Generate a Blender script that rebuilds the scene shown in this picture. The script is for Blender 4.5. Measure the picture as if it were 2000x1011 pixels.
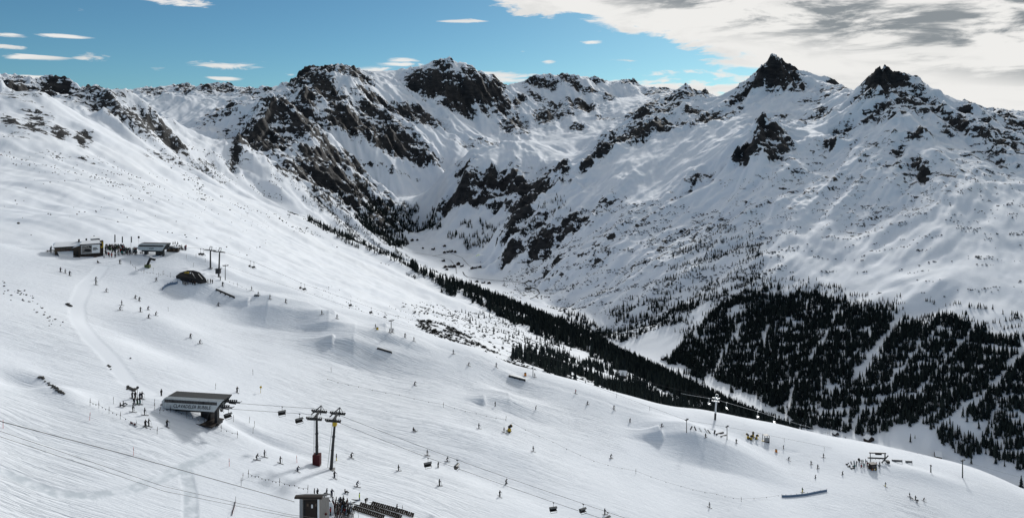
import bpy, bmesh, math, random, time
import numpy as np
from mathutils import Vector, Matrix

T0 = time.time()
random.seed(7)
rng = np.random.default_rng(11)
scene = bpy.context.scene
COL = scene.collection
for o in list(bpy.data.objects):
    bpy.data.objects.remove(o)

# ------------------------------------------------------------------ camera
F = 1428.0            # focal length in photo pixels (photo 2000 x 1011)
HV = 270.0            # pixel row of the horizon
cam_d = bpy.data.cameras.new('camera')
cam = bpy.data.objects.new('camera', cam_d)
COL.objects.link(cam)
cam_d.sensor_width = 36.0
cam_d.lens = 36.0 * F / 2000.0
cam_d.shift_y = (HV - 505.5) / 2000.0     # level lens with a vertical shift
cam.rotation_euler = (math.pi / 2, 0, 0)
cam_d.clip_start = 1.0
cam_d.clip_end = 60000.0
scene.camera = cam

# ------------------------------------------------------------------ light
SUN_EL, SUN_AZ = math.radians(26.0), math.radians(22.0)   # azimuth clockwise from the view axis
sd = bpy.data.lights.new('sun', 'SUN')
sun = bpy.data.objects.new('sun', sd)
COL.objects.link(sun)
sd.energy = 3.8
sd.angle = math.radians(6.0)
sd.color = (1.0, 0.97, 0.92)
sdir = Vector((math.sin(SUN_AZ) * math.cos(SUN_EL), math.cos(SUN_AZ) * math.cos(SUN_EL), math.sin(SUN_EL)))
sun.rotation_euler = sdir.to_track_quat('Z', 'Y').to_euler()
scene.view_settings.view_transform = 'Standard'
scene.view_settings.look = 'None'
scene.view_settings.exposure = -0.64
scene.view_settings.gamma = 1.0
scene.view_settings.use_curve_mapping = False
scene.cycles.max_bounces = 4
scene.cycles.diffuse_bounces = 2
scene.cycles.transparent_max_bounces = 4

world = bpy.data.worlds.new('World')
scene.world = world
world.use_nodes = True


class NT:
    """small node-tree writer"""
    def __init__(self, tree):
        self.t = tree; self.n = tree.nodes; self.l = tree.links
    def node(self, typ, **kw):
        nd = self.n.new(typ)
        for k, v in kw.items():
            setattr(nd, k, v)
        return nd
    def put(self, sock, v):
        if isinstance(v, bpy.types.NodeSocket):
            self.l.new(v, sock)
        elif v is not None:
            sock.default_value = v
    def m(self, op, a, b=None, c=None, clamp=False):
        nd = self.node('ShaderNodeMath', operation=op, use_clamp=clamp)
        self.put(nd.inputs[0], a)
        if b is not None: self.put(nd.inputs[1], b)
        if c is not None: self.put(nd.inputs[2], c)
        return nd.outputs[0]
    def mix(self, f, a, b, mode='MIX'):
        nd = self.node('ShaderNodeMix', data_type='RGBA', blend_type=mode)
        self.put(nd.inputs[0], f); self.put(nd.inputs[6], a); self.put(nd.inputs[7], b)
        return nd.outputs[2]
    def ss(self, v, lo, hi):
        nd = self.node('ShaderNodeMapRange', interpolation_type='SMOOTHSTEP')
        self.put(nd.inputs[0], v); self.put(nd.inputs[1], lo); self.put(nd.inputs[2], hi)
        nd.inputs[3].default_value = 0.0; nd.inputs[4].default_value = 1.0
        return nd.outputs[0]
    def noise(self, vec, scale, detail=5.0, rough=0.5, dist=0.0, dim='3D'):
        nd = self.node('ShaderNodeTexNoise', noise_dimensions=dim)
        self.put(nd.inputs['Vector'], vec)
        nd.inputs['Scale'].default_value = scale; nd.inputs['Detail'].default_value = detail
        nd.inputs['Roughness'].default_value = rough; nd.inputs['Distortion'].default_value = dist
        return nd.outputs[0]
    def xyz(self, x, y, z):
        nd = self.node('ShaderNodeCombineXYZ')
        self.put(nd.inputs[0], x); self.put(nd.inputs[1], y); self.put(nd.inputs[2], z)
        return nd.outputs[0]


def build_world():
    t = NT(world.node_tree)
    t.n.clear()
    out = t.node('ShaderNodeOutputWorld'); bg = t.node('ShaderNodeBackground')
    bg.inputs['Strength'].default_value = 0.11
    t.l.new(bg.outputs[0], out.inputs[0])
    sky = t.node('ShaderNodeTexSky', sky_type='NISHITA')
    sky.sun_disc = False
    sky.sun_elevation = SUN_EL; sky.sun_rotation = SUN_AZ
    sky.altitude = 2500.0; sky.air_density = 1.0; sky.dust_density = 2.2; sky.ozone_density = 3.0
    co = t.node('ShaderNodeTexCoord').outputs['Generated']
    sep = t.node('ShaderNodeSeparateXYZ'); t.l.new(co, sep.inputs[0])
    x, y, z = sep.outputs
    az = t.m('ARCTAN2', x, y)                        # 0 straight ahead, + to the right
    el = t.m('ARCSINE', t.m('MAXIMUM', z, -0.02))
    # ---- cloud deck: stretched noise in azimuth / elevation
    k = t.m('ADD', el, 0.045)
    lay = t.m('DIVIDE', 0.30, k)                     # a flat deck seen at a slant
    vec = t.xyz(t.m('MULTIPLY', az, 5.0), t.m('MULTIPLY', el, 24.0), 1.7)
    n1 = t.noise(vec, 1.6, 10.0, 0.62, 0.4)
    vec2 = t.xyz(t.m('MULTIPLY', az, 3.4), t.m('MULTIPLY', el, 17.0), 8.4)
    n2 = t.noise(vec2, 1.5, 9.0, 0.56, 0.5)
    # edge of the deck: rises to the left of the picture
    #  at elevation 0.19 the edge lies at azimuth -0.05, at 0.12 near +0.25
    edge = t.m('ADD', t.m('MULTIPLY', t.m('SUBTRACT', el, 0.145), 4.2), t.m('SUBTRACT', az, 0.14))
    low = t.m('MULTIPLY', t.ss(el, 0.115, 0.085), t.ss(az, -0.12, 0.22))   # banks lying along the skyline
    cov = t.m('ADD', t.m('MULTIPLY', t.ss(edge, -0.10, 0.16), 1.25), t.m('MULTIPLY', low, 0.60))
    # behind the camera the deck thins out again
    back = t.ss(t.m('ABSOLUTE', az), 2.6, 1.9)
    cov = t.m('MULTIPLY', cov, back)
    dens = t.ss(t.m('ADD', cov, t.m('MULTIPLY', t.m('SUBTRACT', n1, 0.5), 2.6)), 0.40, 0.66)
    # small lens clouds, each with its own place in the sky
    lens = None
    for (u, v, w, h) in [(125, 71, 46, 4), (18, 69, 34, 4), (24, 92, 40, 4), (62, 112, 75, 5), (180, 114, 34, 6),
                         (72, 150, 40, 4), (447, 127, 72, 8), (436, 154, 36, 4), (348, 3, 62, 9), (898, 41, 46, 4),
                         (1153, 83, 22, 4), (787, 117, 28, 4), (783, 126, 42, 4), (748, 145, 78, 12), (1073, 121, 14, 4),
                         (950, 146, 90, 7), (960, 158, 90, 6), (640, 147, 60, 4)]:
        ca = math.atan2(u - 1000, F); ce = math.atan2((HV - v), math.hypot(F, u - 1000))
        wa = w / F * math.cos(ca) ** 2; he = h / F * math.cos(ca)
        dx = t.m('DIVIDE', t.m('SUBTRACT', az, ca), wa)
        dy = t.m('DIVIDE', t.m('SUBTRACT', el, ce), he)
        r = t.m('ADD', t.m('MULTIPLY', dx, dx), t.m('MULTIPLY', dy, dy))
        g = t.m('SUBTRACT', 1.0, t.m('MULTIPLY', r, 0.5))
        lens = g if lens is None else t.m('MAXIMUM', lens, g)
    vec3 = t.xyz(t.m('MULTIPLY', az, 18.0), t.m('MULTIPLY', el, 130.0), 3.0)
    n3 = t.noise(vec3, 1.0, 8.0, 0.66, 0.8)
    lens_d = t.ss(t.m('ADD', lens, t.m('MULTIPLY', t.m('SUBTRACT', n3, 0.5), 3.2)), 0.35, 1.05)
    dens_all = t.m('MAXIMUM', dens, t.m('MULTIPLY', lens_d, 0.95))
    # cloud brightness: grey undersides in the deck, bright rims and lens clouds
    grey = t.m('MULTIPLY', t.ss(t.m('ADD', n2, t.m('MULTIPLY', t.m('SUBTRACT', n1, 0.5), 1.3)), 0.40, 0.62), t.ss(edge, 0.03, 0.26))
    grey = t.m('MULTIPLY', grey, t.ss(el, 0.030, 0.070))
    grey = t.m('MAXIMUM', grey, t.m('MULTIPLY', t.ss(n1, 0.46, 0.64), 0.18))
    cloud = t.mix(grey, (12.2, 12.1, 11.8, 1), (3.7, 4.1, 4.4, 1))
    skyc = t.mix(1.0, sky.outputs[0], (0.60, 0.95, 0.97, 1), 'MULTIPLY')
    colr = t.mix(dens_all, skyc, cloud)
    t.l.new(colr, bg.inputs['Color'])


build_world()

# ------------------------------------------------------------------ numeric helpers
_HT = rng.random((256, 256, 2)).astype(np.float32)
_ANG = rng.random((256, 256)).astype(np.float32) * 2 * np.pi
_GX, _GY = np.cos(_ANG), np.sin(_ANG)


def perlin(x, y):
    x = np.asarray(x, np.float32); y = np.asarray(y, np.float32)
    xi = np.floor(x); yi = np.floor(y)
    fx = x - xi; fy = y - yi
    xi = xi.astype(np.int32) & 255; yi = yi.astype(np.int32) & 255
    x1 = (xi + 1) & 255; y1 = (yi + 1) & 255
    u = fx * fx * fx * (fx * (fx * 6 - 15) + 10); v = fy * fy * fy * (fy * (fy * 6 - 15) + 10)
    a = _GX[xi, yi] * fx + _GY[xi, yi] * fy
    b = _GX[x1, yi] * (fx - 1) + _GY[x1, yi] * fy
    c = _GX[xi, y1] * fx + _GY[xi, y1] * (fy - 1)
    d = _GX[x1, y1] * (fx - 1) + _GY[x1, y1] * (fy - 1)
    return (a + u * (b - a) + v * ((c + u * (d - c)) - (a + u * (b - a)))) * 1.5


def fbm(x, y, octv=5, gain=0.5, lac=2.03):
    s = 0; amp = 1.0
    for i in range(octv):
        s = s + amp * perlin(x, y)
        x = x * lac + 17.3; y = y * lac + 5.1; amp *= gain
    return s


def ridged(x, y, octv=5, gain=0.5, lac=2.07):
    s = 0; amp = 1.0; prev = 1.0
    for i in range(octv):
        n = 1.0 - np.abs(perlin(x, y)) * 1.6
        n = np.clip(n, 0, 1) ** 2
        s = s + amp * n * prev
        prev = np.clip(n * 1.3, 0, 1)
        x = x * lac + 31.7; y = y * lac + 11.9; amp *= gain
    return s


def erosion(px, py, dx, dy, freq, octv=4, gain=0.5):
    """gullies that run down the slope; (dx, dy) is the downhill gradient"""
    tot = np.zeros_like(px); amp = 1.0
    gx = -dy.copy(); gy = dx.copy()                       # along the contour
    for o in range(octv):
        X = px * freq; Y = py * freq
        ix = np.floor(X); iy = np.floor(Y)
        fx = X - ix; fy = Y - iy
        ix = ix.astype(np.int32); iy = iy.astype(np.int32)
        c = np.zeros_like(px); sx = np.zeros_like(px); w_ = np.zeros_like(px)
        for i in (-1, 0, 1, 2):
            for j in (-1, 0, 1, 2):
                h = _HT[(ix + i) & 255, (iy + j) & 255]
                ax = fx - i - h[:, 0] * 0.5 + 0.0; ay = fy - j - h[:, 1] * 0.5
                w = np.exp(-2.0 * (ax * ax + ay * ay))
                mag = (ax * gx + ay * gy) * 6.2831853
                c += np.cos(mag) * w; sx += np.sin(mag) * w; w_ += w
        c /= w_; sx /= w_
        tot += amp * c
        # bend the next octave along the flanks of this one
        gx2 = gx - sx * gy * 0.45; gy2 = gy + sx * gx * 0.45
        gx, gy = gx2, gy2
        amp *= gain; freq *= 2.0
    return tot


def sstep(x, a, b):
    t = np.clip((x - a) / (b - a), 0, 1)
    return t * t * (3 - 2 * t)


class RBF:
    def __init__(self, pts, c):
        P = np.array(pts, float)
        self.P = P[:, :2]; self.c = c
        n = len(P)
        d = np.sqrt(((self.P[:, None] - self.P[None]) ** 2).sum(2) + c * c)
        A = np.zeros((n + 3, n + 3)); A[:n, :n] = d - 0.0
        A[:n, :n][np.diag_indices(n)] -= 1e-4
        A[:n, n] = 1; A[:n, n + 1:] = self.P; A[n, :n] = 1; A[n + 1:, :n] = self.P.T
        self.w = np.linalg.lstsq(A, np.concatenate([P[:, 2], np.zeros(3)]), rcond=None)[0]
    def __call__(self, x, y):
        x = np.asarray(x, np.float32); y = np.asarray(y, np.float32)
        sh = x.shape; x = x.ravel(); y = y.ravel()
        n = len(self.P); out = np.empty(len(x), np.float32)
        W = self.w[:n].astype(np.float32); px = self.P[:, 0].astype(np.float32); py = self.P[:, 1].astype(np.float32)
        for s in range(0, len(x), 20000):
            e = s + 20000
            d = np.sqrt((x[s:e, None] - px) ** 2 + (y[s:e, None] - py) ** 2 + np.float32(self.c ** 2))
            out[s:e] = d @ W
        return (out + self.w[n] + self.w[n + 1] * x + self.w[n + 2] * y).reshape(sh)


def W3(u, v, Y):
    return ((u - 1000.0) / F * Y, Y, (HV - v) / F * Y)


# ------------------------------------------------------------------ terrain skeleton (surveyed points: column, row, distance)
SKY = []
def P(*a):
    SKY.extend(a)

# left hillside (front)
P((0, 430, 600), (0, 390, 760), (0, 350, 900), (0, 310, 1050), (0, 270, 1150), (0, 230, 1260), (0, 195, 1360), (73, 182, 1450),
  (120, 205, 1480), (170, 235, 1500), (215, 260, 1520), (268, 290, 1550), (316, 315, 1600), (380, 350, 1650), (430, 370, 1700),
  (475, 385, 1740), (538, 407, 1820), (600, 430, 1900), (667, 459, 2000), (745, 498, 2150), (802, 525, 2250), (850, 550, 2300),
  (900, 568, 2300), (950, 585, 2280), (1000, 602, 2220), (1050, 620, 2150), (1100, 640, 2050), (1150, 662, 1900), (1200, 687, 1780),
  (1250, 710, 1650), (1300, 735, 1520), (1350, 760, 1400), (1400, 785, 1300), (1450, 808, 1200), (1500, 832, 1110), (1550, 855, 1030),
  (1650, 890, 900), (1800, 940, 800), (2000, 1010, 700), (2150, 1060, 660),
  (100, 300, 1150), (100, 250, 1290), (180, 300, 1250), (150, 360, 900), (150, 420, 640), (300, 390, 1050), (300, 450, 700), (260, 340, 1250),
  (430, 430, 1200), (430, 490, 720), (550, 450, 1500), (550, 520, 850), (650, 500, 1500), (650, 560, 800),
  (780, 560, 1500), (780, 620, 720), (880, 600, 1500), (880, 650, 750), (950, 640, 1200), (950, 680, 720), (1050, 660, 1450), (1050, 715, 780),
  (1150, 710, 1250), (1150, 745, 850), (1250, 750, 1150), (1250, 780, 900), (1350, 795, 1050), (1450, 828, 920), (1550, 868, 820),
  (-150, 180, 1500), (-150, 300, 1080), (-150, 420, 600), (-350, 170, 1500), (-350, 320, 1000))
# outer flank of that hillside, hidden behind its crest
P((215, 330, 1900), (330, 390, 1950), (450, 430, 2050), (640, 520, 2350), (740, 545, 2480), (850, 585, 2600), (950, 615, 2620), (1050, 655, 2480),
  (1150, 695, 2260), (1250, 738, 1990), (1350, 785, 1730), (1450, 822, 1530), (1550, 865, 1360), (1700, 905, 1250), (1900, 965, 1100), (2100, 1010, 1000))
# second hill on the left
P((120, 195, 2350), (160, 190, 2420), (190, 184, 2470), (221, 177, 2520), (245, 178, 2560), (278, 195, 2620), (316, 223, 2690), (345, 245, 2730), (377, 264, 2780), (443, 287, 2880),
  (506, 315, 2970), (570, 350, 3060), (598, 366, 3090), (630, 392, 3110), (680, 430, 3160), (737, 472, 3220), (785, 502, 3280),
  (200, 230, 2300), (245, 262, 2290), (245, 215, 2450), (300, 270, 2440), (325, 312, 2360), (355, 285, 2600), (370, 335, 2420), (430, 345, 2600), (420, 362, 2480), (500, 365, 2730), (490, 384, 2600), (550, 400, 2700),
  (600, 405, 2850), (600, 422, 2640), (660, 445, 2900), (720, 482, 3000))
P((245, 280, 3200), (377, 330, 3500), (506, 370, 3700), (620, 430, 3750), (720, 490, 3750), (120, 260, 3000))
# rocky ridge at the far left
P((-200, 160, 3100), (-100, 150, 3100), (0, 152, 3100), (32, 157, 3150), (63, 165, 3250), (92, 166, 3400), (117, 171, 3500), (127, 166, 3550), (171, 165, 3700), (193, 176, 3750),
  (30, 195, 2700), (100, 200, 2800), (0, 240, 2300), (-150, 230, 2300))
P((60, 260, 4500), (190, 280, 4600), (-100, 280, 4600))
# far range, left
for u, v in [(205, 178), (230, 181), (266, 181), (288, 173), (316, 174), (342, 171), (358, 163), (377, 171), (411, 165), (443, 163), (456, 170), (468, 182),
             (484, 173), (503, 179), (516, 172), (535, 174), (557, 176)]:
    P((u, v, 8200))
P((100, 185, 8200), (0, 185, 8200), (-200, 190, 8200))
P((310, 204, 5500), (335, 185, 5650), (395, 189, 5750), (459, 192, 5850), (330, 260, 4700), (380, 250, 4900), (420, 225, 5300),
  (373, 258, 4600), (405, 236, 4900), (443, 217, 5050), (471, 198, 5200), (494, 192, 5300), (532, 200, 5300), (420, 275, 4400), (443, 285, 4450),
  (400, 215, 7000), (330, 215, 6900), (540, 195, 6600), (480, 215, 6600), (250, 220, 6500))
# pyramid and its long spur
P((543, 195, 4950), (500, 214, 4850), (470, 250, 4700), (447, 285, 4600), (599, 226, 5000), (630, 254, 5050), (660, 285, 5100), (690, 317, 5150), (721, 362, 5250),
  (760, 385, 5320), (520, 260, 4600), (560, 310, 4350), (600, 290, 4700), (640, 350, 4450), (600, 360, 4150), (650, 405, 4050), (700, 435, 4100), (740, 460, 4250), (790, 468, 4500),
  (700, 395, 4600), (750, 425, 4700))
P((543, 260, 5500), (600, 262, 5500), (640, 290, 5450), (690, 335, 5450), (740, 375, 5500))
# central massif
P((559, 175, 7200), (579, 155, 7200), (595, 135, 7200), (615, 131, 7200), (650, 133, 7000), (674, 127, 6500), (694, 135, 6550), (721, 151, 6700), (753, 157, 7000), (777, 159, 7300),
  (793, 157, 7400), (816, 141, 7400), (852, 125, 7500), (858, 119, 7500), (876, 118, 7500), (892, 129, 7550), (911, 131, 7600), (935, 145, 7650), (963, 155, 7700), (975, 167, 7750), (990, 176, 7800),
  (640, 160, 6200), (610, 180, 5900), (591, 187, 5750), (600, 205, 5600), (650, 225, 5700), (700, 285, 5600), (760, 330, 5600), (800, 372, 5550), (845, 298, 5950), (780, 240, 6250), (720, 200, 6300),
  (830, 235, 6650), (850, 175, 7250), (815, 180, 7200), (930, 188, 7350), (880, 200, 7150), (880, 230, 6850), (900, 270, 6500), (870, 330, 6050), (840, 385, 5650), (930, 250, 7000), (960, 290, 6500), (990, 220, 7400), (1010, 260, 7000),
  (680, 160, 6250), (840, 140, 7400), (890, 160, 7380), (960, 190, 7500))
# range behind the hump
P((1009, 168, 8600), (1028, 156, 8600), (1054, 146, 8600), (1065, 145, 8600), (1088, 153, 8650), (1103, 146, 8650), (1126, 147, 8700), (1148, 149, 8700), (1171, 158, 8800), (1201, 158, 8800), (1227, 153, 8800),
  (1246, 164, 8800), (1276, 171, 8800), (1299, 172, 8800), (1340, 182, 8800), (1379, 174, 7600), (1366, 184, 7600), (1392, 192, 7600),
  (1040, 195, 8100), (1100, 200, 8000), (1150, 205, 7900), (1220, 190, 8300), (1020, 240, 7400), (1080, 245, 7300), (1150, 240, 7300), (1220, 225, 7400), (1270, 205, 7600))
# hump with the cliff
P((870, 345, 5000), (900, 322, 5000), (949, 292, 5150), (986, 277, 5300), (1013, 274, 5400), (1080, 276, 5500), (1103, 271, 5550), (1156, 262, 5650), (1200, 254, 5700),
  (950, 315, 4950), (1000, 310, 5000), (1060, 318, 4950), (1085, 322, 4900), (1120, 300, 5200), (1160, 285, 5300), (900, 350, 4850), (960, 355, 4780), (1040, 350, 4750),
  (850, 395, 4850), (880, 410, 4700), (940, 415, 4580), (1000, 390, 4550), (900, 445, 4500), (960, 455, 4350), (950, 480, 4200), (840, 440, 4850))
P((986, 300, 6200), (1080, 300, 6300), (1180, 275, 6300), (900, 345, 5600))
# right wall: skyline
P((1212, 248, 5300), (1238, 228, 5350), (1261, 209, 5400), (1287, 198, 5450), (1310, 185, 5500), (1332, 170, 5600), (1351, 171, 5600), (1365, 190, 5550), (1395, 196, 5500), (1419, 185, 5400),
  (1440, 179, 5350), (1458, 159, 5300), (1474, 143, 5250), (1494, 127, 5200), (1514, 110, 5200), (1530, 122, 5150), (1545, 135, 5100), (1577, 159, 5000), (1605, 163, 4950), (1636, 167, 4850), (1654, 181, 4700),
  (1668, 179, 4500), (1688, 159, 4300), (1712, 142, 4150), (1725, 122, 4150), (1740, 146, 4110), (1771, 175, 4000), (1795, 190, 3950), (1826, 204, 3850), (1842, 199, 3800), (1862, 213, 3750), (1894, 230, 3700),
  (1917, 242, 3650), (1941, 254, 3600), (1973, 266, 3550), (2000, 272, 3500), (2100, 290, 3400), (2250, 280, 3400))
# right wall: face
P((1118, 329, 4550), (1180, 290, 4700), (1240, 255, 4850), (1300, 238, 4950), (1351, 240, 4850), (1420, 232, 4700), (1470, 205, 4900), (1500, 175, 5050), (1560, 190, 4800), (1380, 215, 5100), (1300, 212, 5200),
  (1090, 350, 4450), (1060, 385, 4300), (1010, 430, 4130), (975, 470, 4000), (985, 510, 3800), (1050, 562, 3420), (1100, 600, 3150), (1180, 655, 2780),
  (1200, 320, 4350), (1200, 400, 3850), (1200, 500, 3320), (1110, 440, 3850), (1120, 520, 3450), (1180, 590, 3000), (1300, 290, 4450), (1300, 350, 4050), (1300, 430, 3550), (1300, 520, 3070), (1300, 610, 2700), (1260, 655, 2560),
  (1400, 290, 4200), (1400, 350, 3800), (1400, 420, 3400), (1400, 500, 3020), (1400, 600, 2620), (1380, 690, 2350),
  (1502, 232, 3950), (1470, 255, 3850), (1440, 290, 3750), (1420, 330, 3720), (1480, 325, 3600), (1540, 285, 3780), (1560, 250, 4150), (1600, 215, 4500), (1500, 400, 3250), (1500, 500, 2820), (1500, 600, 2500), (1500, 700, 2200), (1500, 780, 1980),
  (1660, 220, 4200), (1620, 260, 3900), (1600, 330, 3500), (1600, 420, 3080), (1600, 520, 2660), (1600, 620, 2330), (1600, 720, 2070), (1600, 800, 1890),
  (1690, 215, 3900), (1730, 190, 3900), (1760, 225, 3700), (1640, 275, 3700), (1700, 300, 3450), (1740, 290, 3450), (1700, 360, 3180), (1720, 430, 2900), (1720, 520, 2560), (1720, 620, 2230), (1720, 720, 1980), (1720, 800, 1830),
  (1800, 230, 3650), (1790, 300, 3300), (1850, 270, 3480), (1850, 350, 3050), (1850, 450, 2650), (1850, 550, 2300), (1850, 650, 2030), (1850, 750, 1820), (1850, 820, 1710),
  (1930, 290, 3350), (2000, 320, 3200), (2000, 400, 2760), (2000, 500, 2390), (2000, 600, 2090), (2000, 700, 1850), (2000, 800, 1690), (2000, 880, 1600),
  (2200, 350, 3000), (2200, 500, 2350), (2200, 700, 1800), (2200, 850, 1570))
# behind the right wall
P((1300, 260, 6600), (1514, 260, 6500), (1727, 260, 5300), (1900, 290, 4700), (2100, 320, 4400))
# far range, right
P((1840, 222, 9200), (1870, 216, 9200), (1897, 210, 9200), (1917, 222, 9200), (1933, 220, 9200), (1957, 214, 9200), (1977, 226, 9200), (1992, 226, 9200), (2080, 222, 9200), (2250, 225, 9200),
  (1900, 250, 7600), (2000, 255, 7600), (1700, 235, 9200), (1500, 230, 9200))
# valley floor
P((940, 495, 4230), (960, 512, 4000), (975, 530, 3760), (1010, 556, 3460), (1060, 590, 3150), (1090, 612, 2970), (900, 505, 4130), (1140, 645, 2720), (1000, 565, 3400))
P((830, 462, 4880), (880, 490, 4300), (930, 515, 3950), (840, 500, 4100), (1000, 540, 3640), (1040, 575, 3300), (900, 540, 3700), (1150, 640, 2750), (1100, 625, 2850), (1250, 690, 2430), (1200, 680, 2500), (1400, 756, 2110), (1350, 745, 2150),
  (1550, 832, 1830), (1500, 825, 1860), (1700, 858, 1740), (1620, 855, 1750), (1700, 900, 1620), (1850, 885, 1650), (1850, 930, 1540), (1950, 930, 1570), (2000, 950, 1520), (2200, 960, 1480))
# beyond everything
for u in range(-300, 2400, 300):
    P((u, 300, 11500))
PTS_B = [W3(*p) for p in SKY]

# piste in front: plane that tilts to the right, rolling over a crest
def planeY(u, v):
    k = (HV - v) / F; s = (u - 1000) / F
    return -90.0 / (k + 0.308 * s + 0.067)
CREST = [(-250, 500, 300), (-100, 482, 310), (0, 478, 325), (50, 488, 335), (110, 482, 350), (230, 484, 352), (360, 489, 352), (420, 512, 350), (480, 541, 345), (570, 566, 340), (634, 590, 335), (711, 615, 330), (788, 636, 328), (850, 660, 325),
         (940, 690, 322), (980, 710, 322), (1060, 733, 322), (1150, 757, 322), (1250, 784, 325), (1400, 811, 335), (1550, 841, 345), (1700, 871, 352), (1850, 905, 352), (1930, 934, 345), (2000, 968, 335), (2200, 1060, 320)]
_cu = np.array([c[0] for c in CREST], float); _cY = np.array([c[2] for c in CREST], float); _cv = np.array([c[1] for c in CREST], float)
def crestY(u):
    return np.interp(u, _cu, _cY)
PTS_A = [W3(*c) for c in CREST]
for (u, v, Y) in CREST:
    drop = 0.55 if u > 420 else 0.25
    for d, extra in ((25, 0.35 if u > 420 else 0.12), (70, drop), (160, drop)):
        x, y, z = W3(u, v, Y)
        PTS_A.append(((u - 1000) / F * (Y + d), Y + d, z - extra * d))
PTS_A += [W3(*p) for p in [
    (-250, 1011, 118), (-250, 800, 145), (-250, 620, 205), (0, 1011, 134), (0, 850, 160), (0, 700, 200), (0, 570, 258), (120, 520, 305), (250, 1011, 146), (250, 850, 176), (250, 700, 226), (250, 560, 298),
    (500, 1011, 160), (500, 900, 184), (500, 800, 218), (500, 700, 262), (500, 600, 318), (750, 1011, 178), (750, 900, 212), (750, 800, 250), (750, 700, 298), (1000, 1011, 202), (1000, 920, 230), (1000, 840, 262), (1000, 760, 305),
    (1250, 1011, 226), (1250, 920, 262), (1250, 840, 298), (1500, 1011, 252), (1500, 940, 285), (1500, 880, 318), (1750, 1011, 280), (1750, 950, 308), (1750, 900, 335), (2000, 1011, 315), (2250, 1150, 280), (1000, 1150, 170), (500, 1150, 135), (0, 1200, 110), (1500, 1150, 215), (2000, 1150, 260)]]

rbfA = RBF(PTS_A, 14.0)
rbfB = RBF(PTS_B, 12.0)

# coarse raster of the big relief, for fast lookups and gradients
GX0, GX1, GY0, GY1, GS = -9000.0, 9500.0, 380.0, 11800.0, 16.0
gxs = np.arange(GX0, GX1, GS); gys = np.arange(GY0, GY1, GS)
gm_x, gm_y = np.meshgrid(gxs, gys)
inside = np.abs(gm_x) < 0.95 * gm_y + 200
RB = np.zeros(gm_x.shape, np.float32)
RB[inside] = rbfB(gm_x[inside], gm_y[inside])
RGy, RGx = np.gradient(RB, GS)

def bil(R, x, y):
    fx = np.clip((x - GX0) / GS, 0, R.shape[1] - 1.001); fy = np.clip((y - GY0) / GS, 0, R.shape[0] - 1.001)
    ix = fx.astype(np.int32); iy = fy.astype(np.int32); fx = fx - ix; fy = fy - iy
    return (R[iy, ix] * (1 - fx) * (1 - fy) + R[iy, ix + 1] * fx * (1 - fy) + R[iy + 1, ix] * (1 - fx) * fy + R[iy + 1, ix + 1] * fx * fy)

print('base', time.time() - T0)
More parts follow.
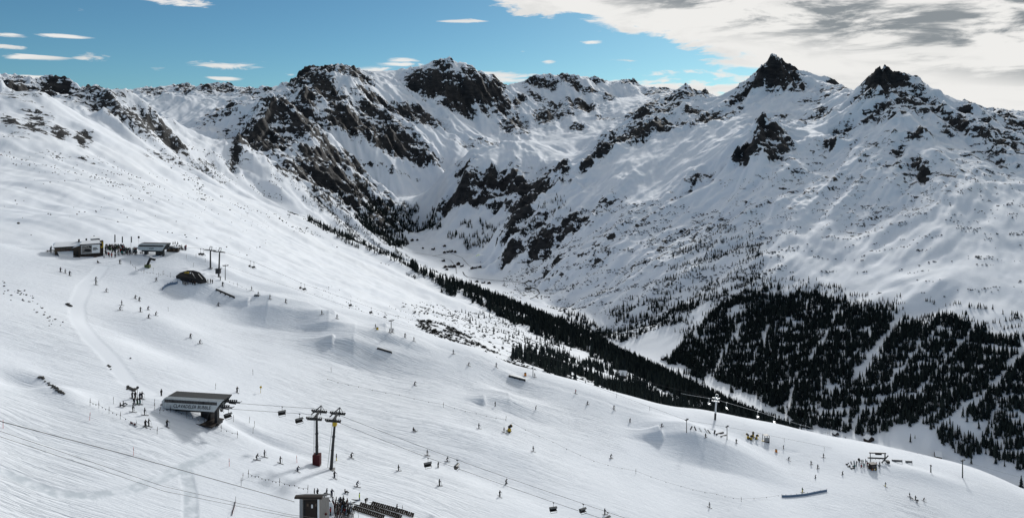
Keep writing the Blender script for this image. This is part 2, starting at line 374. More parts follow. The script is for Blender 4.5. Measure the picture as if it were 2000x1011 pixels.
# ------------------------------------------------------------------ where bare rock shows: column, row, half length, half height, tilt, strength
ROCK = [
 (30,172,60,20,10,.8),(120,178,80,14,5,.8),(170,172,35,12,0,.8),(-60,180,60,25,0,.8),
 (22,238,30,14,20,.85),(72,240,32,22,30,.98),(115,260,22,15,30,.92),(163,270,20,15,45,.92),(40,262,30,10,10,.5),(130,306,70,6,10,.45),(40,195,40,8,15,.45),
 (185,198,26,16,20,.72),(215,205,50,20,30,.74),(262,230,55,22,28,.72),(300,260,40,16,30,.6),(325,265,28,20,40,.72),(350,290,25,10,40,.62),(403,311,20,9,10,.6),(380,335,60,14,20,.42),(330,318,40,10,20,.4),
 (300,180,30,10,0,.7),(360,172,25,12,0,.8),(425,172,42,13,0,.8),(490,180,25,10,0,.75),(525,180,14,6,0,.7),(230,182,30,5,0,.6),
 (420,228,40,12,-35,.6),(450,213,30,8,-35,.6),(482,228,20,12,0,.6),(440,260,30,12,-35,.4),
 (515,278,57,31,10,1.01),(472,285,29,15,-50,0.91),(545,215,52,26,0,0.76),(595,240,48,31,40,0.74),(545,250,63,26,10,0.76),(619,313,40,24,10,0.96),(640,340,62,31,35,0.98),
 (695,378,46,31,40,0.91),(640,288,52,8,40,0.76),(585,335,53,28,20,0.66),(690,325,34,7,40,0.66),(740,415,46,30,40,0.66),(650,385,46,30,20,0.56),
 (600,195,16,20,-60,1.01),(632,175,34,21,30,0.96),(655,200,29,12,30,0.86),(590,150,37,18,-30,1.01),(632,137,32,9,0,1.01),(676,138,32,13,10,0.76),(705,147,25,8,25,0.71),
 (725,183,37,8,30,0.91),(780,213,90,11,22,0.86),(830,225,40,9,25,0.86),(690,240,67,24,15,0.98),(760,270,71,26,25,0.98),(820,302,41,15,25,0.91),(720,215,57,9,25,0.76),(750,235,57,11,25,0.66),(665,300,34,7,20,0.46),(760,330,57,6,15,0.36),
 (850,148,55,14,0,0.78),(866,125,18,8,0,0.86),(880,178,76,21,8,1.06),(935,178,53,24,18,1.06),(962,178,23,26,30,1.01),(895,207,34,15,10,0.96),(985,208,14,24,60,0.86),(815,160,29,18,0,0.81),(930,148,34,9,25,0.76),
 (1002,243,30,21,40,0.71),(945,215,21,7,30,0.66),(930,280,46,6,0,0.46),
 (1060,160,42,11,0,.78),(1107,155,25,12,30,.8),(1125,170,15,8,20,.8),(1165,155,24,6,5,.7),(1225,160,28,7,0,.7),(1050,190,20,8,20,.8),(1085,205,20,7,0,.75),(1190,190,12,5,0,.8),(1132,206,36,11,5,.85),(1065,225,26,18,-10,.82),
 (1105,222,20,7,0,.7),(1127,250,16,6,0,.8),(1012,200,12,18,60,.72),(1180,230,20,4,0,.6),(1285,178,30,6,0,.7),(1150,178,20,5,0,.7),(1010,262,14,6,0,.7),
 (1083,336,26,10,-5,1.10),(960,346,60,13,-8,1.12),(1010,368,80,13,-8,1.12),(892,376,38,16,-35,1.15),(925,390,40,14,-10,1.10),(985,400,32,9,-10,0.90),(1032,392,40,12,-30,1.00),(905,326,22,6,-30,0.95),(1010,422,50,14,-40,0.80),(950,330,50,8,-10,0.70),(1060,372,30,10,-30,1.00),
 (1292,246,62,11,-6,1.0),(1230,264,50,12,-18,.95),(1183,290,36,11,-33,.88),(1150,316,24,8,-42,.8),(1300,205,60,18,-25,.62),(1260,215,40,12,-35,.72),(1330,188,40,12,0,.64),(1378,183,10,9,0,1.0),(1395,226,50,9,-15,.8),(1360,218,25,7,0,.9),
 (1515,140,44,32,0,1.0),(1480,165,40,14,-30,.95),(1545,155,25,11,35,.8),(1440,185,26,7,-35,.8),(1560,172,18,8,-20,.75),(1620,178,32,9,10,.55),(1650,175,14,8,30,.65),(1595,190,40,8,-5,.4),
 (1725,150,50,42,0,.92),(1690,190,30,18,-40,.76),(1780,190,42,24,30,.66),(1740,215,42,18,10,.62),(1832,212,32,12,35,.6),(1650,250,30,11,-40,.8),(1625,275,20,11,-40,.8),(1690,228,30,8,-35,.6),
 (1570,233,32,11,-10,.72),(1530,225,20,6,-20,.6),(1610,225,20,14,0,.65),(1502,258,30,22,0,.88),(1470,283,35,17,-35,.92),(1500,298,28,17,0,.88),(1432,303,20,8,-35,.7),(1370,350,32,9,-33,.85),(1530,285,20,20,40,.7),
 (1800,268,26,11,-10,.82),(1750,294,20,8,-20,.82),(1790,311,14,10,45,.82),(1802,335,18,10,30,.88),(1870,236,42,11,30,.64),(1962,287,42,20,20,.68),(1910,260,42,13,25,.55),(1850,245,30,10,20,.55),
 (1650,350,160,36,-20,0.24),(1850,330,150,45,0,0.24),(1480,390,120,40,-30,0.22),(1750,400,160,40,-20,0.20),(1560,320,60,20,-30,0.32),(1700,280,60,20,0,0.28),
 (998,492,30,14,-40,0.87),(1058,466,42,20,-40,0.90),(1105,440,45,16,-40,0.72),(1080,522,32,8,-40,0.84),(1040,440,40,12,-40,0.62),(1150,420,60,14,-38,0.57),(1000,455,25,10,-40,0.82),
 (1240,440,100,16,-35,0.31),(1300,480,120,20,-35,0.29),(1150,500,90,20,-35,0.29),(1380,440,80,16,-30,0.29),(1060,540,40,6,-35,.5),
 (1900,216,32,8,0,.7),(1957,224,26,9,0,.75),(1985,242,30,14,20,.65),(2060,225,60,10,0,.7),(1935,235,20,8,0,.5),
 (870,655,70,12,20,.0),
]


def ellipse_field(u, v, lst, grow=1.0):
    out = np.zeros_like(u)
    for (cu, cv, a, b, ang, s) in lst:
        a = a * grow; b = b * grow
        R = max(a, b) * 1.6
        sel = np.where((np.abs(u - cu) < R) & (np.abs(v - cv) < R))
        if len(sel[0]) == 0:
            continue
        t = math.radians(ang); du = u[sel] - cu; dv = v[sel] - cv
        p = (du * math.cos(t) + dv * math.sin(t)) / a; q = (-du * math.sin(t) + dv * math.cos(t)) / b
        r = np.sqrt(p * p + q * q)
        w = s * sstep(r, 1.6, 0.35)
        out[sel] = np.maximum(out[sel], w)
    return out


# ------------------------------------------------------------------ grid of the terrain: rows of distance, columns of bearing
NU = 1000
US = np.linspace(-160, 2160, NU).astype(np.float32)
y1 = np.exp(np.arange(math.log(105.0), math.log(430.0), 0.0042))
y2 = np.exp(np.arange(math.log(430.0 * 1.006), math.log(3000.0), 0.0062))
y3 = np.exp(np.arange(math.log(3000.0 * 1.003), math.log(9600.0), 0.0024))
YS = np.concatenate([y1, y2, y3]).astype(np.float32)
NR = len(YS); R1 = len(y1); R2 = R1 + len(y2)
UU = np.broadcast_to(US, (NR, NU)); YY = np.broadcast_to(YS[:, None], (NR, NU))
XX = ((UU - 1000) / F * YY).astype(np.float32)
print('grid', NR, NU)


def kick(x, y, cx, cy, dirx, diry, L, W, H, back=0.35):
    """a ramp of snow: rises along dir over L metres to H, then ends in a short steep lip"""
    n = math.hypot(dirx, diry); dx, dy = dirx / n, diry / n
    s = (x - cx) * dx + (y - cy) * dy; t = -(x - cx) * dy + (y - cy) * dx
    up = np.where(s < 0, np.clip(1 + s / L, 0, 1) ** 2.0, np.clip(1 - s / (back * L), 0, 1))
    return H * up * sstep(np.abs(t), W * 1.25, W * 0.8)


def hump(x, y, cx, cy, ang, a, b, h):
    c, s = math.cos(ang), math.sin(ang)
    p = ((x - cx) * c + (y - cy) * s) / a; q = (-(x - cx) * s + (y - cy) * c) / b
    return h * np.exp(-(p * p + q * q))

def gA(u, v):
    """point of the bare piste seen in direction (u, v)"""
    Yr = np.arange(105, 400, 0.5); xr = (u - 1000) / F * Yr
    d = rbfA(xr, Yr) - (HV - v) / F * Yr
    i = int(np.argmax(d >= 0))
    return float(xr[i]), float(Yr[i])


def table(x, y, cx, cy, ang, L1, L2, W, H, Ws=None):
    """landing table of a jump: gentle rise over L1, long landing over L2, a long side towards the valley station"""
    Ws = Ws or 1.7 * H
    c, s_ = math.cos(ang), math.sin(ang)
    s = (x - cx) * c + (y - cy) * s_; t = -(x - cx) * s_ + (y - cy) * c
    prof = np.where(s < 0, sstep(s, -L1, 3), np.clip(1 - s / L2, 0, 1) ** 1.1)
    e = np.where(t < 0, (-t - W) / Ws, (t - W) / (2.2 * H))
    lin = np.clip(1 - e, 0, 1); lin = np.where(lin >= 1, 1, 0.8 * lin + 0.2 * lin * lin)
    return H * prof * lin


def band(x, y, pts, wid, soft=0.55):
    """0..1 closeness to a line drawn over the snow"""
    best = np.zeros_like(x)
    for (ax, ay), (bx, by) in zip(pts[:-1], pts[1:]):
        lx, ly = bx - ax, by - ay; n2 = lx * lx + ly * ly + 1e-6
        t = np.clip(((x - ax) * lx + (y - ay) * ly) / n2, 0, 1)
        d = np.hypot(x - ax - t * lx, y - ay - t * ly)
        best = np.maximum(best, sstep(d, wid, wid * soft))
    return best

KICKS = []
def _k(kind, u, v, *a):
    x, y = gA(u, v); KICKS.append((kind, x, y, *a))
A1 = math.radians(6)
# jump lines of the snow park (ramp, then table), from the lowest to the highest
_k('k', 1290, 861, 1.0, 0.10, 20, 2.9, 2.3, 0.04); _k('t', 1352, 866, A1, 30, 40, 4.0, 6.6, 14)
_k('k', 946, 789, 1.0, 0.10, 14, 2.5, 1.9, 0.04); _k('t', 992, 790, A1, 18, 26, 3.6, 3.8, 7.5)
_k('k', 650, 684, 1.0, 0.12, 13, 2.4, 1.4, 0.05); _k('t', 690, 682, A1 + .1, 26, 42, 4.0, 6.4, 11.5)
_k('k', 486, 612, 1.0, 0.12, 12, 2.2, 1.2, 0.05); _k('t', 524, 616, A1 + .1, 24, 42, 4.2, 6.4, 12)
_k('t', 394, 562, A1, 20, 38, 4.2, 4.6, 9)
_k('k', 654, 628, 1.0, 0.15, 10, 2, .8, 0.08); _k('t', 640, 640, A1 + .1, 14, 24, 5.0, 2.6)
_k('k', 754, 652, 1.0, 0.15, 9, 2, .8, 0.08); _k('t', 752, 664, A1 + .1, 14, 22, 5.0, 2.6)
# drifts and hollows
_k('h', 60, 742, 0.3, 9, 4.0, -2.6); _k('h', 110, 762, -0.5, 14, 4.5, 1.9); _k('h', 530, 852, -0.2, 13, 3.4, -2.0); _k('h', 500, 835, -0.2, 12, 2.5, 1.4)
_k('h', 285, 665, -0.3, 22, 8, -2.2); _k('h', 330, 640, -0.3, 22, 8, 1.4); _k('h', 380, 812, -0.2, 13, 5, 1.6)
_k('h', 930, 862, -0.1, 26, 9, 1.6); _k('h', 870, 905, -0.1, 28, 7, -1.2); _k('h', 1800, 930, 0.2, 20, 6, 1.6); _k('h', 400, 512, -0.1, 16, 4, 1.6)
_k('h', 1010, 742, -0.1, 8, 3, 1.0)
GROOM = [([gA(*q) for q in pl], w, s) for pl, w, s in [
  ([(200, 520), (165, 560), (150, 595), (152, 625), (178, 665), (215, 700), (250, 745), (300, 775)], 3.3, 1.0),
  ([(-40, 900), (40, 935), (110, 962), (180, 970), (250, 957), (310, 930), (360, 905), (420, 880)], 1.9, -1.0),
  ([(360, 905), (371, 960), (372, 1011)], 1.9, -1.0)]]
RAILTRACK = [([gA(*q) for q in pl], w) for pl, w in [
  ([(520, 575), (620, 610), (740, 652)], 0.8), ([(790, 660), (890, 690), (990, 720), (1120, 765), (1230, 805), (1330, 840), (1440, 860), (1560, 888)], 0.9)]]


def slopeA(x, y):
    z = rbfA(x, y)
    # swells, wind ripples and mogul fields
    z = z + 1.1 * perlin(x / 46.0 + 3, y / 70.0) + 0.38 * perlin(x / 17.0 + 9, y / 24.0 + 4)
    return z


def A_detail(x, y):
    z = np.zeros_like(x)
    for k in KICKS:
        z = z + {'k': kick, 'h': hump, 't': table}[k[0]](x, y, *k[1:])
    return z


def big(x, y, u=None, v0=None, detail=True):
    """hills and mountains; returns height and bare-rock amount"""
    z = bil(RB, x, y)
    u = 1000 + F * x / y; v = HV - F * z / y
    rk = ellipse_field(u, v, ROCK)
    rg = ellipse_field(u, v, ROCK, 1.7)
    dx = bil(RGx, x, y); dy = bil(RGy, x, y)
    g = np.sqrt(dx * dx + dy * dy) + 1e-4
    k = 1.0 / np.maximum(g, 0.25)
    far = sstep(y, 1100, 3300)
    steep = sstep(g, 0.12, 0.5)
    open_ = sstep(y, 480, 1000) * steep
    z = z + erosion(x, y, dx * k, dy * k, 1 / 560.0, 3, 0.5) * far * steep * (24.0 + 22.0 * rg)
    z = z + erosion(x, y, dx * k * 1.1, dy * k * 1.1, 1 / 170.0, 3, 0.55) * open_ * (2.8 + 7.0 * far + (3 + 10.0 * far) * rg)
    # crags
    wx = x + 60 * perlin(x / 240, y / 240); wy = y + 60 * perlin(x / 240 + 50, y / 240)
    rd = ridged(wx / 330.0, wy / 330.0, 6, 0.56) - 0.75
    rgc = np.clip(rg, 0, 1)
    z = z + rd * (5.0 + 31.0 * far) * rgc * (0.35 + 0.65 * sstep(y, 1000, 3000))
    z = z + (np.abs(perlin(x / 60.0 + 7, y / 60.0)) - 0.3) * -22.0 * rgc * far
    z = z + perlin(x / 33.0, y / 33.0) * (3.0 + 7.0 * far) * rgc + perlin(x / 15.0, y / 15.0) * (1.5 + 4.0 * far) * rgc
    # wind-packed rolls on the open snow
    roll = fbm(x / 170.0, y / 230.0, 4, 0.5)
    flat = bil(RB, x, y) < -640
    z = z + roll * np.where(flat, 0.8, 3.6 + 4.0 * far) * sstep(y, 430, 900)
    z = z + 3.0 * fbm((x * .3 + y * .95) / 48.0, (x * .95 - y * .3) / 240.0, 4) * sstep(y, 430, 700) * sstep(y, 2600, 1500) * np.where(flat, 0, 1)
    z = z + 1.2 * fbm((x + y * 0.25) / 30.0, (y - x * 0.2) / 90.0, 3) * sstep(y, 420, 700) * sstep(y, 2600, 1200)
    return z, rk


def blendw(x, y):
    u = 1000 + F * x / y
    Yc = crestY(u)
    return sstep(y, Yc + 15, Yc + 150)
# ------------------------------------------------------------------ terrain mesh
Z = np.zeros((NR, NU), np.float32); RK = np.zeros((NR, NU), np.float32)
na = int(np.searchsorted(YS, 520.0))
xa, ya = XX[:na].ravel(), YY[:na].ravel().astype(np.float32)
zA = slopeA(xa, ya) + A_detail(xa, ya)
nb0 = int(np.searchsorted(YS, 300.0))
xb, yb = XX[nb0:].ravel(), YY[nb0:].ravel().astype(np.float32)
zB, rB = big(xb, yb)
Z[nb0:] = zB.reshape(-1, NU); RK[nb0:] = rB.reshape(-1, NU)
w = blendw(xa, ya).reshape(na, NU)
zBp = Z[:na].copy()
RK[:na] *= w
GR = np.zeros((NR, NU), np.float32)
g = np.zeros_like(xa)
for pl, wd, sg in GROOM:
    b = band(xa, ya, pl, wd); g = np.where(np.abs(b) > np.abs(g), b * sg, g)
zA = zA - 0.10 * np.abs(g)
for pl, wd in RAILTRACK:
    zA = zA - 0.25 * band(xa, ya, pl, wd)
Z[:na] = zA.reshape(na, NU) * (1 - w) + zBp * w
GR[:na] = g.reshape(na, NU)
print('heights', time.time() - T0)
VV = HV - F * Z / YY                                  # image row of every vertex
VMIN = np.minimum.accumulate(VV, axis=0)
VIS = VV <= VMIN + 0.6


def ground(u, v):
    """nearest terrain point seen in direction (u, v)"""
    cu = (u - US[0]) / (US[1] - US[0]); i = int(np.clip(round(cu), 0, NU - 1))
    col = VV[:, i]
    r = int(np.argmax(VMIN[:, i] <= v))
    if r == 0: return None
    a, b = col[r - 1], col[r]
    t = 0.0 if abs(a - b) < 1e-6 else float(np.clip((a - v) / (a - b), 0, 1))
    Y = float(YS[r - 1] * (1 - t) + YS[r] * t)
    x = (u - 1000) / F * Y
    return x, Y, zat(x, Y)


def zat(x, y):
    """height of the terrain mesh under (x, y)"""
    fu = ((1000 + F * x / y) - US[0]) / (US[1] - US[0])
    fu = np.clip(fu, 0, NU - 1.001); i = np.int32(np.floor(fu)); fu = fu - i
    r = np.clip(np.searchsorted(YS, y) - 1, 0, NR - 2)
    fr = np.clip((y - YS[r]) / (YS[r + 1] - YS[r]), 0, 1)
    z = (Z[r, i] * (1 - fu) + Z[r, i + 1] * fu) * (1 - fr) + (Z[r + 1, i] * (1 - fu) + Z[r + 1, i + 1] * fu) * fr
    return float(z) if np.ndim(z) == 0 else z


def ground_far(u, v, Ymin=1000.0):
    i = int(np.clip(round((u - US[0]) / (US[1] - US[0])), 0, NU - 1)); r0 = int(np.searchsorted(YS, Ymin))
    r = r0 + int(np.argmax(VV[r0:, i] <= v)); Y = float(YS[r]); x = (u - 1000) / F * Y
    return x, Y, zat(x, Y)


def mat(name, color=(.8, .8, .8), rough=0.7, metal=0.0, spec=0.3):
    m_ = bpy.data.materials.new(name); m_.use_nodes = True
    b = m_.node_tree.nodes['Principled BSDF']
    b.inputs['Base Color'].default_value = (*color, 1); b.inputs['Roughness'].default_value = rough
    b.inputs['Metallic'].default_value = metal; b.inputs['Specular IOR Level'].default_value = spec
    return m_


def terrain_material(name, near, fs=1.0):
    m_ = mat(name, rough=0.75, spec=0.2); t = NT(m_.node_tree)
    bs = m_.node_tree.nodes['Principled BSDF']
    co = t.node('ShaderNodeTexCoord').outputs['Object']
    att = t.node('ShaderNodeAttribute', attribute_name='rock').outputs['Fac']
    nz = t.node('ShaderNodeSeparateXYZ'); geo = t.node('ShaderNodeNewGeometry'); t.l.new(geo.outputs['Normal'], nz.inputs[0])
    tone = t.noise(co, 0.012, 4, 0.5)
    snow = t.mix(tone, (0.71, 0.77, 0.86, 1), (0.82, 0.86, 0.91, 1))
    bump = t.node('ShaderNodeBump')
    if not near:
        mp = t.node('ShaderNodeMapping'); t.l.new(co, mp.inputs[0]); mp.inputs['Scale'].default_value = (1.0, 1.0, 0.30)
        mq = t.node('ShaderNodeMapping'); t.l.new(co, mq.inputs[0]); mq.inputs['Scale'].default_value = (0.45, 0.45, 1.6); mq.inputs['Rotation'].default_value = (0.15, 0.42, 0)
        f1 = t.noise(mp.outputs[0], 0.030 * fs, 7.0, 0.68, 0.6)        # chutes
        f3 = t.noise(mq.outputs[0], 0.026 * fs, 6.0, 0.66, 0.4)        # strata
        f2 = t.noise(co, 0.0060 * fs, 4.0, 0.55, 0.3)
        c_ = lambda n, k_: t.m('MULTIPLY', t.m('SUBTRACT', n, 0.5), k_)
        f = t.m('ADD', t.m('ADD', c_(f1, 3.0), c_(f3, 2.4)), c_(f2, 0.9))
        st = t.m('MULTIPLY', t.m('SUBTRACT', 0.76, nz.outputs[2]), t.m('MULTIPLY', t.m('ADD', att, 0.05), 1.3))
        r = t.m('ADD', t.m('ADD', t.m('MULTIPLY', att, 0.96), f), st)
        msk = t.ss(r, 0.49, 0.56)
        msk = t.m('MULTIPLY', msk, t.ss(att, 0.03, 0.14))
        rc = t.mix(t.ss(f3, 0.35, 0.7), (0.007, 0.009, 0.012, 1), (0.034, 0.035, 0.038, 1))
        colr = t.mix(msk, snow, rc)
        bump.inputs['Strength'].default_value = 0.6; bump.inputs['Distance'].default_value = 9.0 / fs
        h = t.m('MULTIPLY', t.m('ADD', f1, f3), t.m('ADD', 0.14, msk))
    else:
        gr = t.node('ShaderNodeAttribute', attribute_name='groom').outputs['Fac']
        # ski tracks: thin scratches drawn out along the fall line, in a few directions
        tr = None
        for rot, sc, sx, sh in ((-12, 0.55, 0.05, 0), (8, 0.42, 0.045, 31), (-34, 0.40, 0.05, 57), (30, 0.30, 0.06, 83)):
            mp = t.node('ShaderNodeMapping'); t.l.new(co, mp.inputs[0])
            mp.inputs['Location'].default_value = (sh, sh * 0.7, 0)
            mp.inputs['Rotation'].default_value = (0, 0, math.radians(rot)); mp.inputs['Scale'].default_value = (sx, 1.0, 0.1)
            n = t.noise(mp.outputs[0], sc, 3, 0.55, 0.8)
            ln = t.ss(t.m('ABSOLUTE', t.m('SUBTRACT', n, 0.5)), 0.030, 0.0)
            tr = ln if tr is None else t.m('ADD', tr, ln)
        patch = t.ss(t.noise(co, 0.013, 4, 0.55), 0.46, 0.64)
        free = t.m('SUBTRACT', 1.0, t.m('ABSOLUTE', gr), clamp=True)
        tr = t.m('MULTIPLY', t.m('MULTIPLY', tr, free), t.m('ADD', 0.16, t.m('MULTIPLY', patch, 0.84)))
        n2 = t.noise(co, 0.45, 6, 0.6)
        colr = t.mix(t.m('MULTIPLY', tr, 0.34, clamp=True), snow, (0.56, 0.61, 0.68, 1))
        colr = t.mix(t.m('MULTIPLY', t.m('MAXIMUM', t.m('MULTIPLY', gr, -1.0), 0.0), t.m('ADD', 0.15, t.m('MULTIPLY', t.ss(n2, 0.35, 0.6), 0.7))), colr, (0.50, 0.56, 0.62, 1))
        bump.inputs['Strength'].default_value = 0.45; bump.inputs['Distance'].default_value = 0.5
        h = t.m('SUBTRACT', t.m('MULTIPLY', t.m('MULTIPLY', n2, 0.8), t.m('ADD', 0.2, free)), t.m('MULTIPLY', tr, 0.6))
    t.l.new(colr, bs.inputs['Base Color'])
    t.l.new(h, bump.inputs['Height']); t.l.new(bump.outputs[0], bs.inputs['Normal'])
    return m_


def grid_mesh(name, r0, r1, m_):
    n = r1 - r0
    co = np.stack([XX[r0:r1], YY[r0:r1], Z[r0:r1]], -1).reshape(-1, 3).astype(np.float32)
    a = (np.arange(n - 1)[:, None] * NU + np.arange(NU - 1)[None]).ravel()
    q = np.stack([a, a + 1, a + NU + 1, a + NU], 1).astype(np.int32)
    me = bpy.data.meshes.new(name)
    me.vertices.add(len(co)); me.vertices.foreach_set('co', co.ravel())
    me.loops.add(q.size); me.loops.foreach_set('vertex_index', q.ravel())
    me.polygons.add(len(q)); me.polygons.foreach_set('loop_start', np.arange(0, q.size, 4, dtype=np.int32))
    me.polygons.foreach_set('use_smooth', np.ones(len(q), bool))
    at = me.attributes.new('rock', 'FLOAT', 'POINT'); at.data.foreach_set('value', RK[r0:r1].ravel())
    at = me.attributes.new('groom', 'FLOAT', 'POINT'); at.data.foreach_set('value', GR[r0:r1].ravel())
    me.materials.append(m_); me.update(); me.validate()
    o = bpy.data.objects.new(name, me); COL.objects.link(o)
    o['kind'] = 'structure'
    return o

M_near = terrain_material('piste_snow', True)
M_far = terrain_material('mountain_snow', False)
M_mid = terrain_material('hill_snow', False, 2.4)
grid_mesh('ski_slope', 0, R1, M_near)
grid_mesh('hillside', R1 - 1, R2, M_mid)
grid_mesh('mountains', R2 - 1, NR, M_far)
print('terrain', time.time() - T0)
# ------------------------------------------------------------------ trees and shrubs
def inpoly(u, v, poly):
    ins = np.zeros(len(u), bool); n = len(poly)
    for i in range(n):
        x1, y1_ = poly[i]; x2, y2_ = poly[(i + 1) % n]
        c = ((y1_ > v) != (y2_ > v)) & (u < (x2 - x1) * (v - y1_) / ((y2_ - y1_) or 1e-9) + x1)
        ins ^= c
    return ins


def near_line(u, v, lines):
    out = np.zeros(len(u), bool)
    for pts, wd in lines:
        for (ax, ay), (bx, by) in zip(pts[:-1], pts[1:]):
            lx, ly = bx - ax, by - ay
            t = np.clip(((u - ax) * lx + (v - ay) * ly) / (lx * lx + ly * ly), 0, 1)
            wob = wd * (0.65 + 0.7 * perlin((u + 3 * v) / 23.0, v / 19.0))
            out |= np.hypot(u - ax - t * lx, v - ay - t * ly) < wob
    return out


def sample(poly, Y0, Y1, spacing, hmin, hmax, cover=None, gaps=None, nscale=90.0, streak=False, vis=True, soft=0.0, rag=0.5):
    us = [p[0] for p in poly]; u0, u1 = min(us), max(us)
    area = (u1 - u0) / F * (Y1 * Y1 - Y0 * Y0) / 2
    n = int(min(area / spacing ** 2, 900000))
    Y = np.sqrt(rng.random(n) * (Y1 * Y1 - Y0 * Y0) + Y0 * Y0); u = u0 + rng.random(n) * (u1 - u0)
    x = (u - 1000) / F * Y; z = zat(x, Y); v = HV - F * z / Y
    jx = 16 * fbm(x / 70.0, Y / 70.0 + 9, 3) * rag; jy = 16 * fbm(x / 70.0 + 40, Y / 70.0, 3) * rag
    k = inpoly(u + jx, v + jy, poly)
    x, Y, z, u, v = (a[k] for a in (x, Y, z, u, v))
    if cover is not None:
        if streak:   # patches drawn out down the slope
            nn = fbm((x * 0.42 + Y * 0.91) / (nscale * 0.55), (x * 0.91 - Y * 0.42) / (nscale * 2.6), 4)
        else:
            nn = fbm(x / nscale, Y / nscale, 4)
        k = nn + (rng.random(len(x)) - 0.5) * (0.25 + soft) < cover
        x, Y, z, u, v = (a[k] for a in (x, Y, z, u, v))
    if gaps:
        k = ~near_line(u, v, gaps)
        x, Y, z, u, v = (a[k] for a in (x, Y, z, u, v))
    h = hmin + (hmax - hmin) * rng.random(len(x)) ** 1.2
    if vis:
        ci = np.clip(np.round((u - US[0]) / (US[1] - US[0])).astype(int), 0, NU - 1)
        r = np.clip(np.searchsorted(YS, Y) - 1, 0, NR - 1)
        k = v - h * F / Y < VMIN[r, ci] + 1.0
        x, Y, z, u, v, h = (a[k] for a in (x, Y, z, u, v, h))
    return np.stack([x, Y, z, h, u, v], 1)

GAPS = [([(1995, 690), (1930, 765), (1880, 800), (1830, 840)], 12.5), ([(1905, 640), (1860, 690), (1795, 765)], 5.8), ([(1835, 640), (1790, 685), (1740, 745)], 5.8), ([(1755, 620), (1722, 670), (1668, 740)], 9.6),
        ([(1640, 600), (1605, 670), (1580, 700)], 4.8), ([(1445, 640), (1412, 690), (1400, 720)], 6.7), ([(1538, 800), (1548, 760), (1556, 735)], 7.7), ([(1650, 745), (1600, 790), (1560, 800)], 4.8), ([(1690, 780), (1662, 850)], 7.7),
        ([(1835, 800), (1760, 850)], 5.8), ([(1950, 790), (1930, 840)], 4.8), ([(1500, 640), (1470, 700)], 4.8), ([(1340, 740), (1420, 752), (1500, 800)], 4.8), ([(1660, 800), (1640, 850)], 5.8), ([(1705, 800), (1690, 850)], 5.8)]
FOREST_R = [(1300, 712), (1330, 672), (1372, 635), (1400, 612), (1440, 580), (1500, 562), (1560, 574), (1600, 582), (1660, 598), (1740, 610), (1790, 634), (1860, 622), (1920, 652), (1960, 660), (2030, 690), (2030, 930),
            (1985, 925), (1955, 898), (1900, 888), (1835, 868), (1800, 828), (1740, 832), (1690, 848), (1640, 842), (1560, 826), (1530, 800), (1450, 762), (1400, 752), (1330, 722)]
ZONES = []     # (name of zone, array)
ZONES.append(('wood', sample(FOREST_R, 1450, 2900, 5.2, 11, 27, 0.24, GAPS, 40.0, True, rag=1.0)))
# thinner fringe above the wood
ZONES.append(('wood', sample([(1380, 600), (1440, 540), (1560, 535), (1680, 570), (1800, 590), (1920, 595), (2030, 630), (2030, 690), (1900, 650), (1780, 630), (1600, 585), (1440, 580)], 1700, 3000, 9, 7, 16, -0.08, None, 60.0, True)))
# wood on the outer flank of the left hillside
CR = [(600, 420), (667, 456), (745, 494), (802, 522), (850, 546), (900, 562), (950, 580), (1000, 598), (1050, 615), (1100, 636), (1150, 658), (1200, 682), (1250, 705), (1300, 730), (1350, 755), (1400, 780), (1450, 804), (1500, 828), (1560, 852)]
ZONES.append(('edge', sample([(u, v - 3) for u, v in CR if u >= 780] + [(u, v + min(34, 3 + (u - 780) * .13)) for u, v in CR[::-1] if u >= 780], 1000, 2650, 6.5, 10, 24, 0.40, None, 45.0)))
ZONES.append(('edge', sample([(u, v - 2) for u, v in CR if u < 900] + [(u, v + 14 + (u - 600) * .08) for u, v in CR[::-1] if u < 900], 1700, 2650, 8, 6, 15, 0.15, None, 45.0)))
ZONES.append(('edge', sample([(600, 360), (640, 386), (700, 430), (760, 472), (800, 500), (800, 512), (740, 492), (690, 462), (640, 425), (590, 385)], 2400, 3400, 8, 5, 13, 0.02, None, 50.0)))
# head of the valley
ZONES.append(('head', sample([(690, 425), (720, 398), (760, 392), (800, 405), (850, 412), (862, 440), (835, 452), (800, 458), (790, 482), (760, 486), (730, 470)], 3900, 5200, 12, 20, 36, 0.28, None, 110.0)))
ZONES.append(('head', sample([(630, 350), (700, 370), (760, 395), (700, 425), (660, 400)], 3900, 5200, 20, 15, 28, -0.1, None, 90.0)))
ZONES.append(('head', sample([(862, 442), (960, 432), (975, 470), (950, 486), (885, 476)], 3900, 4800, 13, 18, 34, -0.08, None, 70.0)))
ZONES.append(('head', sample([(960, 480), (1000, 430), (1100, 380), (1120, 410), (1040, 470), (990, 510)], 3500, 4700, 16, 10, 24, -0.05, None, 60.0, True)))
# right wall: loose trees and clumps
ZONES.append(('loose', sample([(1165, 655), (1190, 610), (1260, 575), (1330, 570), (1370, 600), (1330, 640), (1270, 650), (1200, 668)], 2400, 3200, 9, 13, 26, -0.06, None, 60.0, True)))
ZONES.append(('loose', sample([(1280, 620), (1380, 560), (1500, 540), (1440, 590), (1340, 660)], 2200, 3200, 9, 9, 20, -0.1, None, 50.0, True)))
ZONES.append(('loose', sample([(1290, 560), (1320, 480), (1400, 440), (1480, 460), (1500, 540), (1400, 570)], 2500, 3600, 9, 7, 17, -0.04, None, 70.0, True)))
ZONES.append(('loose', sample([(1080, 640), (1120, 605), (1170, 640), (1190, 672), (1140, 665)], 2400, 3000, 9, 14, 24, -0.0, None, 40.0)))
ZONES.append(('loose', sample([(1290, 715), (1310, 690), (1340, 670), (1350, 700)], 2100, 2500, 8, 12, 22, 0.1, None, 40.0)))
